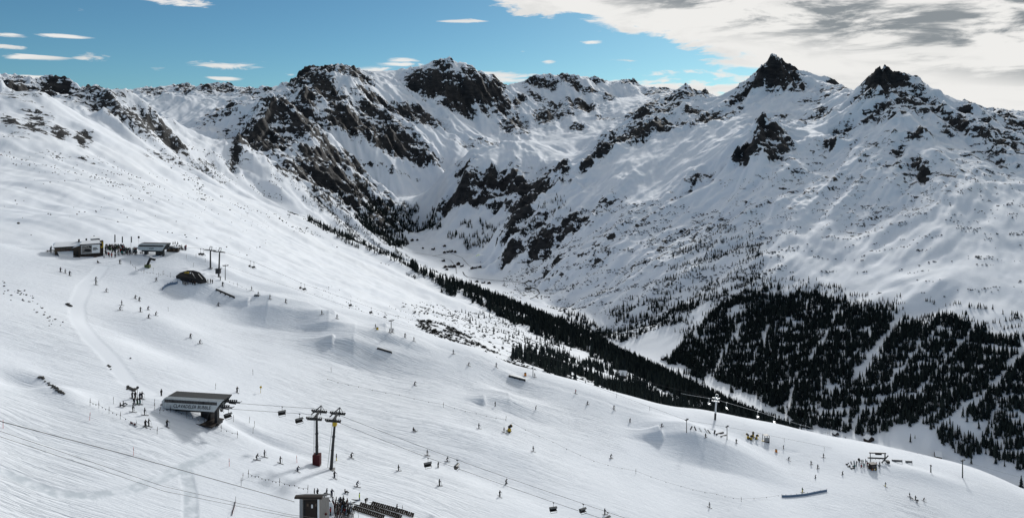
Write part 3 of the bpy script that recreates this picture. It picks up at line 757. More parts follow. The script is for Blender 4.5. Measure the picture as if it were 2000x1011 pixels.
# mid hillside below the piste
ZONES.append(('clump', sample([(985, 706), (1030, 676), (1090, 690), (1170, 712), (1260, 750), (1330, 790), (1250, 792), (1150, 764), (1050, 740)], 640, 1500, 7.5, 7, 15, 0.06, None, 55.0)))
ZONES.append(('clump', sample([(1150, 740), (1200, 745), (1330, 790), (1480, 838), (1400, 826), (1250, 796), (1150, 768)], 560, 1300, 7.5, 9, 16, 0.25, None, 50.0)))
ZONES.append(('clump', sample([(1040, 665), (1110, 660), (1200, 700), (1190, 716), (1080, 688)], 900, 1900, 11, 6, 13, -0.1, None, 50.0)))
ZONES.append(('clump', sample([(1200, 690), (1290, 722), (1420, 790), (1520, 838), (1440, 826), (1300, 765), (1200, 710)], 900, 1700, 7.5, 9, 19, 0.12, None, 60.0)))
ZONES.append(('clump', sample([(900, 600), (1000, 620), (1200, 690), (1100, 690), (1000, 680), (920, 650)], 700, 2100, 24, 5, 11, 0.1, None, 50.0)))
# single trees on the valley floor at the right
for (u, v, hp) in [(1778, 862, 18), (1787, 856, 8), (1701, 862, 7), (1945, 905, 20), (1962, 910, 13), (1980, 895, 20), (1995, 950, 24), (1897, 905, 14), (1632, 851, 6), (1565, 838, 8)]:
    g_ = ground(u, v)
    if g_: ZONES.append(('floor', np.array([[g_[0], g_[1], g_[2] - 0.3, hp / F * g_[1], u, v]])))

M_leaf = mat('spruce_needles', (0.020, 0.028, 0.030), 0.9, spec=0.03)
t = NT(M_leaf.node_tree); oi_ = t.node('ShaderNodeObjectInfo')
t.l.new(t.mix(oi_.outputs['Random'], (0.012, 0.018, 0.021, 1), (0.034, 0.044, 0.040, 1)), t.n['Principled BSDF'].inputs['Base Color'])
M_bark = mat('bark', (0.06, 0.045, 0.035), 0.9)
M_shrub = mat('shrub_twigs', (0.035, 0.036, 0.030), 0.9, spec=0.05)
M_stone = mat('stone', (0.07, 0.068, 0.065), 0.9)


def mesh_from(name, verts, faces, m_, smooth=False):
    me = bpy.data.meshes.new(name); me.from_pydata([tuple(map(float, p)) for p in verts], [], faces)
    ms = m_ if isinstance(m_, (list, tuple)) else [m_]
    for q in ms: me.materials.append(q)
    if smooth: me.polygons.foreach_set('use_smooth', [True] * len(me.polygons))
    me.update(); return me


def spruce_mesh(seed, wid):
    """crown of unit height made of whorls of drooping boughs"""
    r = random.Random(seed); V = []; Fc = []
    def cone(z0, z1, rad, n=6):
        b = len(V)
        for i in range(n):
            a = 2 * math.pi * i / n + r.random(); k = rad * (0.7 + 0.6 * r.random()); V.append((k * math.cos(a), k * math.sin(a), z0 + 0.03 * r.random()))
        V.append((0, 0, z1))
        for i in range(n): Fc.append((b + i, b + (i + 1) % n, b + n))
    L = 8
    for i in range(L):
        z = 0.09 + 0.80 * i / (L - 1); R = wid * (1 - (i + 0.3) / (L + 0.6)) ** 0.85
        cone(z, min(z + 0.22, 1.0), R * 0.62)
        for j in range(7):
            if r.random() < 0.12: continue
            a = 2 * math.pi * (j + r.random() * 0.8) / 7; k = R * (0.75 + 0.5 * r.random())
            c, s = math.cos(a), math.sin(a); w = 0.28 * k + 0.008
            b = len(V); dz = -0.05 - 0.05 * r.random()
            V.extend([(0, 0, z + 0.09), (k * .6 * c - w * s, k * .6 * s + w * c, z + dz * .3), (k * c, k * s, z + dz), (k * .6 * c + w * s, k * .6 * s - w * c, z + dz * .3)])
            Fc.extend([(b, b + 1, b + 2), (b, b + 2, b + 3)])
    return mesh_from('spruce_crown', V, Fc, M_leaf)


def trunk_mesh():
    V = []; n = 6
    for (z, rd) in ((-0.06, 0.022), (0.25, 0.016), (0.85, 0.004)):
        for i in range(n): V.append((rd * math.cos(2 * math.pi * i / n), rd * math.sin(2 * math.pi * i / n), z))
    Fc = [(k * n + i, k * n + (i + 1) % n, (k + 1) * n + (i + 1) % n, (k + 1) * n + i) for k in range(2) for i in range(n)]
    return mesh_from('spruce_trunk', V, Fc, M_bark)

CROWN = [spruce_mesh(s, w_) for s, w_ in ((1, 0.17), (2, 0.20), (3, 0.145), (4, 0.23))]
TRUNK = trunk_mesh()


def link(o, parent=None):
    COL.objects.link(o)
    if parent is not None: o.parent = parent
    return o


def tag(o, label=None, cat=None, group=None, kind=None):
    if label: o['label'] = label
    if cat: o['category'] = cat
    if group: o['group'] = group
    if kind: o['kind'] = kind
    return o

allt = np.concatenate([z for _, z in ZONES]); zid = np.concatenate([[n_] * len(z) for n_, z in ZONES])
px = allt[:, 3] * F / allt[:, 1]
inf = (allt[:, 4] > 0) & (allt[:, 4] < 2000)
order = np.argsort(-(px * inf))
single = order[:300]; rest = order[300:]
TL = {'wood': ('tall dark spruce at the lower edge of the steep wood across the valley', 'spruces of the wood across the valley'),
      'edge': ('dark spruce in the band of forest along the hill shoulder', 'spruces of the forest band on the shoulder'),
      'clump': ('dark spruce in the loose clumps just below the edge of the piste', 'spruces just below the piste edge'),
      'head': ('larch on the steep ground at the head of the valley', 'larches at the valley head'),
      'loose': ('lone dark spruce on the white slope across the valley', 'scattered spruces across the valley'),
      'floor': ('lone spruce on the white meadow below the steep wood', 'lone spruces on the valley floor')}
for i in single:
    x, y, z, h = allt[i, :4]
    e = bpy.data.objects.new('spruce_tree', None); link(e); e.location = (x, y, z); e.empty_display_size = 1
    e.rotation_euler = (0, 0, rng.random() * 6.28); wd = 0.85 + 0.35 * rng.random(); e.scale = (h * wd, h * wd, h)
    u_ = allt[i, 4]; lab, grp_ = TL[zid[i]]
    if zid[i] in ('edge', 'clump'):
        w_ = ('above the valley village' if u_ < 930 else 'right of the village' if u_ < 1080 else 'behind the middle spruce clumps' if u_ < 1230 else 'left of the bright lift tower' if u_ < 1370 else 'behind the bright lift tower' if u_ < 1440 else 'at the low end by the slope edge')
        t_ = 'tall' if h > 18 else 'middling' if h > 13 else 'short'
        lab = '%s spruce in the %s, %s' % (t_, 'forest band' if zid[i] == 'edge' else 'clumps', w_); grp_ = t_ + ' ' + grp_ + ' ' + w_
    tag(e, lab, 'tree', grp_)
    link(bpy.data.objects.new('crown', CROWN[int(rng.integers(4))]), e)
    link(bpy.data.objects.new('trunk', TRUNK), e)
print('trees', len(allt), {n_: int((zid == n_).sum()) for n_ in TL}, 'smallest single px', px[single[-1]], time.time() - T0)


def scatter(name, pts, meshes, label=None, cat=None):
    """one object: every point carries a copy of one of the meshes"""
    me = bpy.data.meshes.new(name); n = len(pts)
    me.vertices.add(n); me.vertices.foreach_set('co', pts[:, :3].astype(np.float32).ravel())
    at = me.attributes.new('size', 'FLOAT', 'POINT'); at.data.foreach_set('value', pts[:, 3].astype(np.float32))
    o = link(bpy.data.objects.new(name, me)); tag(o, label, cat, kind='stuff')
    ng = bpy.data.node_groups.new(name + '_scatter', 'GeometryNodeTree')
    ng.interface.new_socket('Geometry', in_out='INPUT', socket_type='NodeSocketGeometry')
    ng.interface.new_socket('Geometry', in_out='OUTPUT', socket_type='NodeSocketGeometry')
    N = ng.nodes; Lk = ng.links
    gi = N.new('NodeGroupInput'); go = N.new('NodeGroupOutput'); mp = N.new('GeometryNodeMeshToPoints'); jg = N.new('GeometryNodeGeometryToInstance')
    Lk.new(gi.outputs[0], mp.inputs['Mesh'])
    for q in meshes[::-1]:
        oi = N.new('GeometryNodeObjectInfo'); oi.inputs['Object'].default_value = q; oi.transform_space = 'ORIGINAL'
        Lk.new(oi.outputs['Geometry'], jg.inputs[0])
    ip = N.new('GeometryNodeInstanceOnPoints'); ip.inputs['Pick Instance'].default_value = True
    Lk.new(mp.outputs[0], ip.inputs['Points']); Lk.new(jg.outputs[0], ip.inputs['Instance'])
    ri = N.new('FunctionNodeRandomValue'); ri.data_type = 'INT'; ri.inputs['Min'].default_value = 0; ri.inputs['Max'].default_value = len(meshes) - 1
    Lk.new(ri.outputs[2], ip.inputs['Instance Index'])
    rr = N.new('FunctionNodeRandomValue'); rr.data_type = 'FLOAT_VECTOR'; rr.inputs['Min'].default_value = (-0.06, -0.06, 0); rr.inputs['Max'].default_value = (0.06, 0.06, 6.283)
    Lk.new(rr.outputs[0], ip.inputs['Rotation'])
    na_ = N.new('GeometryNodeInputNamedAttribute'); na_.data_type = 'FLOAT'; na_.inputs[0].default_value = 'size'
    Lk.new(na_.outputs[0], ip.inputs['Scale'])
    Lk.new(ip.outputs[0], go.inputs[0])
    md = o.modifiers.new('scatter', 'NODES'); md.node_group = ng
    return o

# the crowns of four standing trees lend their shape to the wood
SRC = []
for mcr in CROWN:
    SRC.append(next(o for o in COL.objects if o.name.startswith('crown') and o.data == mcr))
scatter('forest', allt[rest], SRC, 'dark spruce forest on the far valley side and the hill shoulder', 'forest')

# ---- shrubs and small stones
def lump_mesh(name, seed, m_, n=7, flat=0.7, top=1.0):
    bm = bmesh.new(); bmesh.ops.create_icosphere(bm, subdivisions=1, radius=0.5); r = random.Random(seed)
    for v in bm.verts:
        v.co *= 0.65 + 0.7 * r.random(); v.co.z = v.co.z * flat + 0.25
    me = bpy.data.meshes.new(name); bm.to_mesh(me); bm.free(); me.materials.append(m_); return me

def twig_mesh(seed):
    r = random.Random(seed); V = []; Fc = []
    for k in range(34):
        a = r.random() * 6.28; el_ = 0.15 + 1.2 * r.random(); L = 0.35 + 0.4 * r.random(); w = 0.09 + .06 * r.random()
        d = Vector((math.cos(a) * math.cos(el_), math.sin(a) * math.cos(el_), math.sin(el_) * 0.9)); s = d.cross(Vector((r.random() - .5, r.random() - .5, 1))).normalized() * w
        o_ = Vector((r.uniform(-.25, .25), r.uniform(-.25, .25), 0)); b = len(V)
        V.extend([o_ + d * L * 0.2, o_ + d * L * 0.6 + s, o_ + d * L, o_ + d * L * 0.6 - s]); Fc.append((b, b + 1, b + 2, b + 3))
    return mesh_from('shrub', V, Fc, M_shrub)

def first_single(name, me, pt, label, cat):
    o = link(bpy.data.objects.new(name, me)); o.location = pt[:3]; o.scale = [pt[3]] * 3
    return tag(o, label, cat)

sh = [sample([(805, 632), (850, 630), (900, 648), (950, 678), (1000, 698), (1060, 730), (985, 714), (940, 694), (870, 668), (812, 644)], 560, 1300, 2.6, 1.2, 3.0, 0.16, None, 22.0),
      sample([(980, 704), (1040, 690), (1100, 705), (1180, 750), (1050, 735)], 560, 1300, 3.5, 1.2, 3.0, 0.10, None, 25.0),
      sample([(780, 590), (900, 600), (1000, 625), (1100, 670), (1000, 690), (900, 650), (810, 625)], 560, 1900, 7, 1.2, 3.5, -0.12, None, 35.0),
      sample([(560, 400), (700, 465), (850, 545), (1000, 600), (950, 600), (800, 535), (640, 455), (560, 420)], 1000, 2400, 7, 2, 5, 0.0, None, 60.0),
      sample([(600, 375), (650, 405), (740, 470), (760, 490), (700, 465), (620, 405)], 2000, 3300, 8, 3, 7, 0.05, None, 60.0),
      sample([(1000, 600), (1200, 670), (1400, 770), (1300, 750), (1100, 670), (980, 630)], 800, 2300, 9, 2, 5, -0.1, None, 60.0),
      # across the valley
      sample([(1000, 560), (1040, 470), (1200, 380), (1330, 400), (1480, 430), (1560, 540), (1420, 600), (1300, 640), (1200, 660), (1100, 610)], 2200, 4300, 11, 3, 9, -0.20, None, 75.0, True),
      sample([(1050, 560), (1200, 520), (1330, 560), (1250, 640), (1180, 660), (1100, 600)], 2400, 3500, 10, 2, 5, -0.22, None, 60.0, True),
      sample([(1480, 400), (1700, 380), (2010, 400), (2010, 600), (1800, 590), (1560, 550)], 2000, 3400, 10, 2, 7, -0.55, None, 60.0, True),
      sample([(980, 540), (1030, 500), (1060, 560), (1040, 585), (990, 580)], 3200, 4000, 14, 3, 7, -0.1, None, 50.0)]
shr = np.concatenate(sh)
st = [sample([(0, 255), (120, 285), (200, 310), (330, 350), (300, 400), (150, 350), (0, 320)], 700, 1500, 8, 0.8, 2.6, -0.22, None, 50.0, soft=.2),
      sample([(330, 320), (420, 370), (540, 420), (660, 480), (520, 430), (380, 380)], 1100, 2200, 9, 1, 4, -0.1, None, 60.0, soft=.3),
      sample([(0, 300), (300, 330), (560, 440), (500, 500), (250, 450), (0, 420)], 560, 1700, 30, 0.7, 2, 0.1, None, 60.0),
      sample([(480, 560), (640, 560), (820, 620), (800, 640), (640, 600)], 420, 900, 9, 0.5, 1.2, 0.1, None, 40.0),
      sample([(1350, 330), (1500, 330), (1700, 290), (2010, 320), (2010, 480), (1700, 420), (1450, 440)], 2300, 4000, 12, 2, 6, -0.38, None, 60.0),
      sample([(420, 300), (600, 370), (560, 400), (400, 340), (250, 260)], 1900, 3000, 14, 2, 6, -0.1, None, 80.0, soft=.3)]
sto = np.concatenate(st)
print('shrubs', len(shr), [len(q) for q in sh], 'stones', len(sto))
SHM = [twig_mesh(s) for s in (3, 4, 5)]; STM = [lump_mesh('boulder', s, M_stone, flat=.6) for s in (6, 7, 8)]
g1 = [ground(1032, 647), ground(1106, 655), ground(1180, 667)]
so = [first_single('shrub', SHM[k], (*g1[k], 4.0), ['lone dark shrub on the snowy shoulder above the spruce clumps', 'small dark bush out on the white hillside below the piste', 'low bush on the snow beside the forest band'][k], 'shrub') for k in range(3)]
g2 = [ground(36, 437), ground(61, 459), ground(255, 700)]
bo = [first_single('boulder', STM[k], (*g2[k], [2.4, 1.0, 0.7][k]), ['dark boulder alone on the snow above the mountain restaurant', 'small stone on the bright snow left of the restaurant', 'small dark stone beside the groomed track'][k], 'rock') for k in range(3)]
scatter('shrubs', shr, so, 'low dark shrubs poking out of the snow', 'shrubs')
scatter('scree', sto, bo, 'small dark stones scattered over the snow', 'stones')
print('scatter', time.time() - T0)
# ------------------------------------------------------------------ builders for man-made things
M = {
 'steel': mat('dark_steel', (0.045, 0.047, 0.05), 0.5, 0.6), 'black': mat('black_paint', (0.012, 0.012, 0.013), 0.6), 'grey': mat('grey_metal', (0.25, 0.26, 0.27), 0.45, 0.6),
 'pale': mat('pale_metal', (0.62, 0.64, 0.65), 0.5, 0.3), 'panel': mat('panel_white', (0.58, 0.60, 0.60), 0.5), 'roofdark': mat('roof_sheet', (0.075, 0.078, 0.08), 0.5, 0.4),
 'glass': mat('dark_glass', (0.012, 0.014, 0.016), 0.12, 0.0, 0.6), 'wood': mat('weathered_wood', (0.11, 0.08, 0.06), 0.85), 'darkwood': mat('dark_wood', (0.032, 0.024, 0.02), 0.85),
 'snow': mat('roof_snow', (0.80, 0.83, 0.87), 0.8), 'red': mat('red_pad', (0.065, 0.008, 0.010), 0.7), 'yellow': mat('yellow_paint', (0.55, 0.37, 0.03), 0.5), 'orange': mat('orange_paint', (0.62, 0.22, 0.03), 0.5),
 'concrete': mat('concrete', (0.28, 0.28, 0.28), 0.9), 'banner': mat('banner_blue', (0.11, 0.17, 0.26), 0.8), 'pinkpole': mat('pink_pole', (0.75, 0.25, 0.25), 0.6), 'white': mat('white_paint', (0.78, 0.79, 0.80), 0.5),
 'skin': mat('skin', (0.40, 0.25, 0.19), 0.6), 'lime': mat('lime_cloth', (0.50, 0.66, 0.05), 0.8), 'cable': mat('cable_steel', (0.06, 0.06, 0.065), 0.5, 0.5), 'bright': mat('galvanised_steel', (0.55, 0.57, 0.59), 0.4, 0.5),
 'hood': mat('smoked_hood', (0.16, 0.165, 0.17), 0.25, 0.0, 0.5), 'olive': mat('olive_mat', (0.10, 0.12, 0.05), 0.8), 'plaster': mat('plaster', (0.24, 0.23, 0.22), 0.9)}
# weathering on the bigger surfaces
for k_ in ('panel', 'wood', 'darkwood', 'roofdark', 'concrete', 'plaster'):
    t = NT(M[k_].node_tree); b_ = t.n['Principled BSDF']; c0 = tuple(b_.inputs['Base Color'].default_value)
    co_ = t.node('ShaderNodeTexCoord').outputs['Object']
    mp_ = t.node('ShaderNodeMapping'); t.l.new(co_, mp_.inputs[0]); mp_.inputs['Scale'].default_value = (2.2, 2.2, 0.5)
    n_ = t.noise(mp_.outputs[0], 1.3, 5, 0.6)
    t.l.new(t.mix(n_, tuple(c * 0.62 for c in c0[:3]) + (1,), tuple(min(1, c * 1.28) for c in c0[:3]) + (1,)), b_.inputs['Base Color'])


class MB:
    """collects simple solids and links them as one mesh"""
    def __init__(self): self.v = []; self.f = []
    def box(self, x0, x1, y0, y1, z0, z1):
        b = len(self.v)
        self.v += [(x0, y0, z0), (x1, y0, z0), (x1, y1, z0), (x0, y1, z0), (x0, y0, z1), (x1, y0, z1), (x1, y1, z1), (x0, y1, z1)]
        self.f += [tuple(b + i for i in q) for q in ((0, 3, 2, 1), (4, 5, 6, 7), (0, 1, 5, 4), (1, 2, 6, 5), (2, 3, 7, 6), (3, 0, 4, 7))]
        return self
    def bar(self, p, q, w, h=None):
        h = h or w; p = Vector(p); q = Vector(q); d = (q - p).normalized()
        s = d.cross(Vector((0, 0, 1)));  s = s.normalized() if s.length > 1e-3 else Vector((1, 0, 0)); u = s.cross(d)
        b = len(self.v)
        for o in (p, q):
            for a, c in ((-1, -1), (1, -1), (1, 1), (-1, 1)): self.v.append(tuple(o + s * a * w / 2 + u * c * h / 2))
        self.f += [tuple(b + i for i in t_) for t_ in ((0, 1, 2, 3), (7, 6, 5, 4), (0, 4, 5, 1), (1, 5, 6, 2), (2, 6, 7, 3), (3, 7, 4, 0))]
        return self
    def tube(self, pts, r, n=8, cap=True):
        pts = [Vector(p) for p in pts]; R = r if isinstance(r, (list, tuple)) else [r] * len(pts); b = len(self.v)
        for k, p in enumerate(pts):
            d = (pts[min(k + 1, len(pts) - 1)] - pts[max(k - 1, 0)]).normalized()
            s = d.cross(Vector((0, 0, 1))); s = s.normalized() if s.length > 1e-3 else Vector((1, 0, 0)); u = s.cross(d)
            for i in range(n):
                a = 2 * math.pi * i / n; self.v.append(tuple(p + (s * math.cos(a) + u * math.sin(a)) * R[k]))
        for k in range(len(pts) - 1):
            for i in range(n):
                a, c = b + k * n + i, b + k * n + (i + 1) % n; self.f.append((a, c, c + n, a + n))
        if cap:
            self.f.append(tuple(range(b + n - 1, b - 1, -1))); self.f.append(tuple(range(b + (len(pts) - 1) * n, b + len(pts) * n)))
        return self
    def prism(self, outline, y0, y1):
        """outline in x-z pushed through y0..y1"""
        b = len(self.v); n = len(outline)
        for y in (y0, y1):
            for x, z in outline: self.v.append((x, y, z))
        self.f.append(tuple(b + i for i in range(n))); self.f.append(tuple(b + n + i for i in range(n - 1, -1, -1)))
        for i in range(n): self.f.append((b + i, b + n + i, b + n + (i + 1) % n, b + (i + 1) % n))
        return self
    def quad(self, *p):
        b = len(self.v); self.v += list(p); self.f.append(tuple(range(b, b + len(p)))); return self
    def mesh(self, name, m_, smooth=False):
        me = mesh_from(name, self.v, self.f, m_, smooth)
        bm = bmesh.new(); bm.from_mesh(me); bmesh.ops.recalc_face_normals(bm, faces=bm.faces); bm.to_mesh(me); bm.free()
        return me
    def build(self, name, m_, parent=None, smooth=False):
        return link(bpy.data.objects.new(name, self.mesh(name, m_, smooth)), parent)


def empty(name, loc, rz=0.0, **tags):
    o = link(bpy.data.objects.new(name, None)); o.location = loc; o.rotation_euler = (0, 0, rz); o.empty_display_size = 1
    return tag(o, **tags)


def copy_tree(o, parent=None):
    c = link(o.copy(), parent)
    for ch in list(o.children): copy_tree(ch, c)
    return c


def lettering(text, size, m_, parent, loc, rot, width=None, shear=0.0, name='lettering', bold=0.0):
    cu = bpy.data.curves.new('text', 'FONT'); cu.body = text; cu.size = size; cu.shear = shear; cu.extrude = 0.01; cu.align_x = 'CENTER'; cu.align_y = 'CENTER'; cu.offset = bold; cu.resolution_u = 2
    to = bpy.data.objects.new('text', cu); COL.objects.link(to); bpy.context.view_layer.update()
    me = bpy.data.meshes.new_from_object(to.evaluated_get(bpy.context.evaluated_depsgraph_get()))
    bpy.data.objects.remove(to); me.materials.clear(); me.materials.append(m_)
    o = link(bpy.data.objects.new(name, me), parent); o.location = loc; o.rotation_euler = rot
    if width:
        xs = [v.co.x for v in me.vertices]; k = width / (max(xs) - min(xs)); o.scale = (k, 1, 1)
    return o


# ------------------------------------------------------------------ chairlift stations
def station(name, loc, rz, L, text, sc, label, letter_w, letter_s, big_detail=True):
    """hull on legs: nose at -x, open cable end at +x; front side faces -y"""
    e = empty(name, loc, rz, label=label, cat='lift station', group='chairlift stations'); e.scale = (sc, sc, sc * (1.0 if big_detail else 1.2))
    h = L / 2
    W2 = 2.7; zb = 3.0; zt = 6.2
    def side(y, nm):
        o = [(-h + 0.3, zb + 0.9), (-h + 0.9, zb + 0.1), (-h + 1.6, zb), (h - 2.4, zb - 0.15), (h - 0.1, zt - 0.35), (-h + 1.2, zt - 0.35), (-h + 0.45, zt - 1.2)]
        return MB().prism(o, y, y + 0.16).build(nm, M['panel'], e)
    side(-W2, 'side_panel'); side(W2 - 0.16, 'side_panel')
    # sloping shoulder between side and roof, on both sides
    for s in (-1, 1):
        y0, y1 = s * W2, s * (W2 - 0.75)
        MB().quad((-h + 1.2, y0, zt - 0.35), (h - 0.1, y0, zt - 0.35), (h + 0.25, y1, zt), (-h + 1.9, y1, zt)).quad(
            (-h + 1.2, y0, zt - 0.5), (-h + 1.9, y1, zt - 0.15), (h + 0.25, y1, zt - 0.15), (h - 0.1, y0, zt - 0.5)).build('eaves_panel', M['panel'], e)
    # roof deck with seams
    rw = W2 - 0.75
    rf = MB().prism([(-h + 1.9, zt - 0.12), (h + 0.25, zt - 0.12), (h + 0.25, zt + 0.06), (-h + 1.9, zt + 0.06)], -rw + 0.004, rw - 0.004).build('roof', M['roofdark'], e)
    n = int(L / 0.55)
    for i in range(n + 1):
        x = -h + 2.0 + (L - 1.9) * i / n
        MB().box(x - 0.03, x + 0.03, -rw + 0.05, rw - 0.05, zt + 0.062, zt + 0.13).build('roof_seam', M['roofdark'], rf)
    # nose
    MB().prism([(-h + 0.30, zb + 0.9), (-h + 0.9, zb + 0.1), (-h + 1.0, zb + 0.25), (-h + 0.5, zb + 1.0), (-h + 0.65, zt - 1.25), (-h + 1.35, zt - 0.45), (-h + 2.0, zt - 0.14), (-h + 1.9, zt), (-h + 1.2, zt - 0.33), (-h + 0.45, zt - 1.2)], -W2 + 0.165, W2 - 0.165).build('nose_panel', M['panel'], e)
    MB().tube([(-h + 0.35, -W2 - 0.25, zb + 1.0), (-h + 0.35, -W2 + 0.2, zb + 1.0)], 0.28, 10).build('end_lamp', M['grey'], e)
    # window band
    wb = MB().box(-h + 1.3, h - 1.55, -W2 - 0.06, -W2 - 0.004, zt - 1.45, zt - 0.62).build('window_band', M['glass'], e)
    k = int((L - 2.9) / 0.75)
    for i in range(k + 1):
        x = -h + 1.35 + (L - 2.95) * i / k
        MB().box(x - 0.04, x + 0.04, -W2 - 0.09, -W2 - 0.062, zt - 1.44, zt - 0.63).build('mullion', M['black'], wb)
    lettering(text, letter_s, M['black'], e, (0.2 - (0 if big_detail else 0.2), -W2 - 0.012, zb + 0.88), (math.pi / 2, 0, 0), letter_w, 0.22, bold=0.02)
    # machine floor, bull wheel and rails seen at the open end
    MB().box(-h + 1.8, h - 2.9, -W2 + 0.3, W2 - 0.3, zb - 0.05, zb + 0.25).build('machine_floor', M['black'], e)
    MB().tube([(h - 3.4, 0, zb + 1.4), (h - 3.4, 0, zb + 1.7)], [2.0, 2.0], 20).build('bull_wheel', M['steel'], e)
    for y in (-2.0, 2.0):
        r = MB()
        r.bar((h - 3, y, zb + 1.2), (h + 2.6, y, zb + 1.05), 0.25, 0.35); r.bar((h - 0.5, y - .3, zb + 0.9), (h + 1.6, y - .3, zb + 0.75), 0.2, 0.25); r.bar((h + 2.2, y, zb + 1.0), (h + 3.1, y + .2, zb + 1.35), 0.3, 0.12)
        for i in range(6): r.tube([(h - 1.4 + 0.6 * i, y - 0.12, zb + 1.55), (h - 1.4 + 0.6 * i, y + 0.12, zb + 1.55)], 0.24, 8)
        r.build('tyre_conveyor', M['steel'], e)
    MB().bar((h - 2.4, -W2 + .3, zb + .2), (h - 0.4, -W2 + .3, zt - .5), .2).bar((h - 2.4, W2 - .3, zb + .2), (h - 0.4, W2 - .3, zt - .5), .2).bar((h - 1.2, -W2 + .3, zt - 1.4), (h - 1.2, W2 - .3, zt - 1.4), .2).build('end_frame', M['steel'], e)
    # legs
    MB().box(h - 3.55, h - 2.75, -0.55, 0.55, -2.4, zb).box(h - 4.3, h - 2.0, -1.1, 1.1, -1.35, -0.95).build('leg', M['steel'], e)
    MB().box(-h + 3.3, -h + 5.0, -0.9, 0.9, -1.0, zb - 0.87).build('leg', M['steel'], e)
    MB().box(-h + 2.2, h - 3.9, -W2 + .9, W2 - .9, zb - 0.85, zb - 0.06).build('underfloor_filler', M['black'], e)  # black box added to fill the space under the hull with dark
    MB().bar((h - 5.6, -1.2, 0.2), (h - 4.3, -1.2, zb - .1), .22).bar((h - 5.6, 1.2, 0.2), (h - 4.3, 1.2, zb - .1), .22).build('brace', M['steel'], e)
    hut = MB().box(h - 8.2, h - 5.2, 0.2, 2.2, -0.6, zb - 0.88).build('control_cabin', M['black'], e)
    MB().box(h - 7.9, h - 5.5, 0.14, 0.197, 1.0, 2.1).build('cabin_window', M['glass'], hut)
    # boarding platform stepping down towards the cable end
    p = MB(); p.prism([(-h + 4.6, 0.35), (h - 2.6, -1.0), (h - 2.6, -1.3), (-h + 4.6, 0.05)], -W2 - 0.9, W2)
    pl = p.build('boarding_platform', M['darkwood'], e)
    MB().bar((-h + 4.6, -W2 - 0.95, 0.38), (h - 2.4, -W2 - 0.95, -1.0), 0.18, 0.3).build('platform_edge', M['black'], pl)
    for x in (-h + 1.0, -h + 2.1):
        MB().bar((x, -1.5, 1.9), (x + 0.9, -1.5, 1.2), 0.5, 0.25).bar((x + 0.5, -1.5, 1.5), (x + 0.5, -1.5, zb), 0.1).build('parked_carrier', M['black'], e)
    return e

gx = ground(395, 818)
station('chairlift_station', (W3(381, 806, gx[1])[0], gx[1] + 1.0, W3(395, 817, gx[1])[2]), math.radians(-9), 18.6, 'CLAVADELER BUBBLE', gx[1] / 204.0,
        'grey white chairlift station lettered CLAVADELER BUBBLE with a dark roof', 11.3, 1.3)
gx2 = ground(312, 500)
station('chairlift_station', (W3(299, 499, gx2[1])[0], gx2[1] + 1.0, W3(299, 500, gx2[1])[2]), math.radians(-6), 18.0, 'JATZ QUATTRO', gx2[1] / 345 * 0.80,
        'smaller grey white chairlift station beside the restaurant crowd', 7.2, 1.25, False)


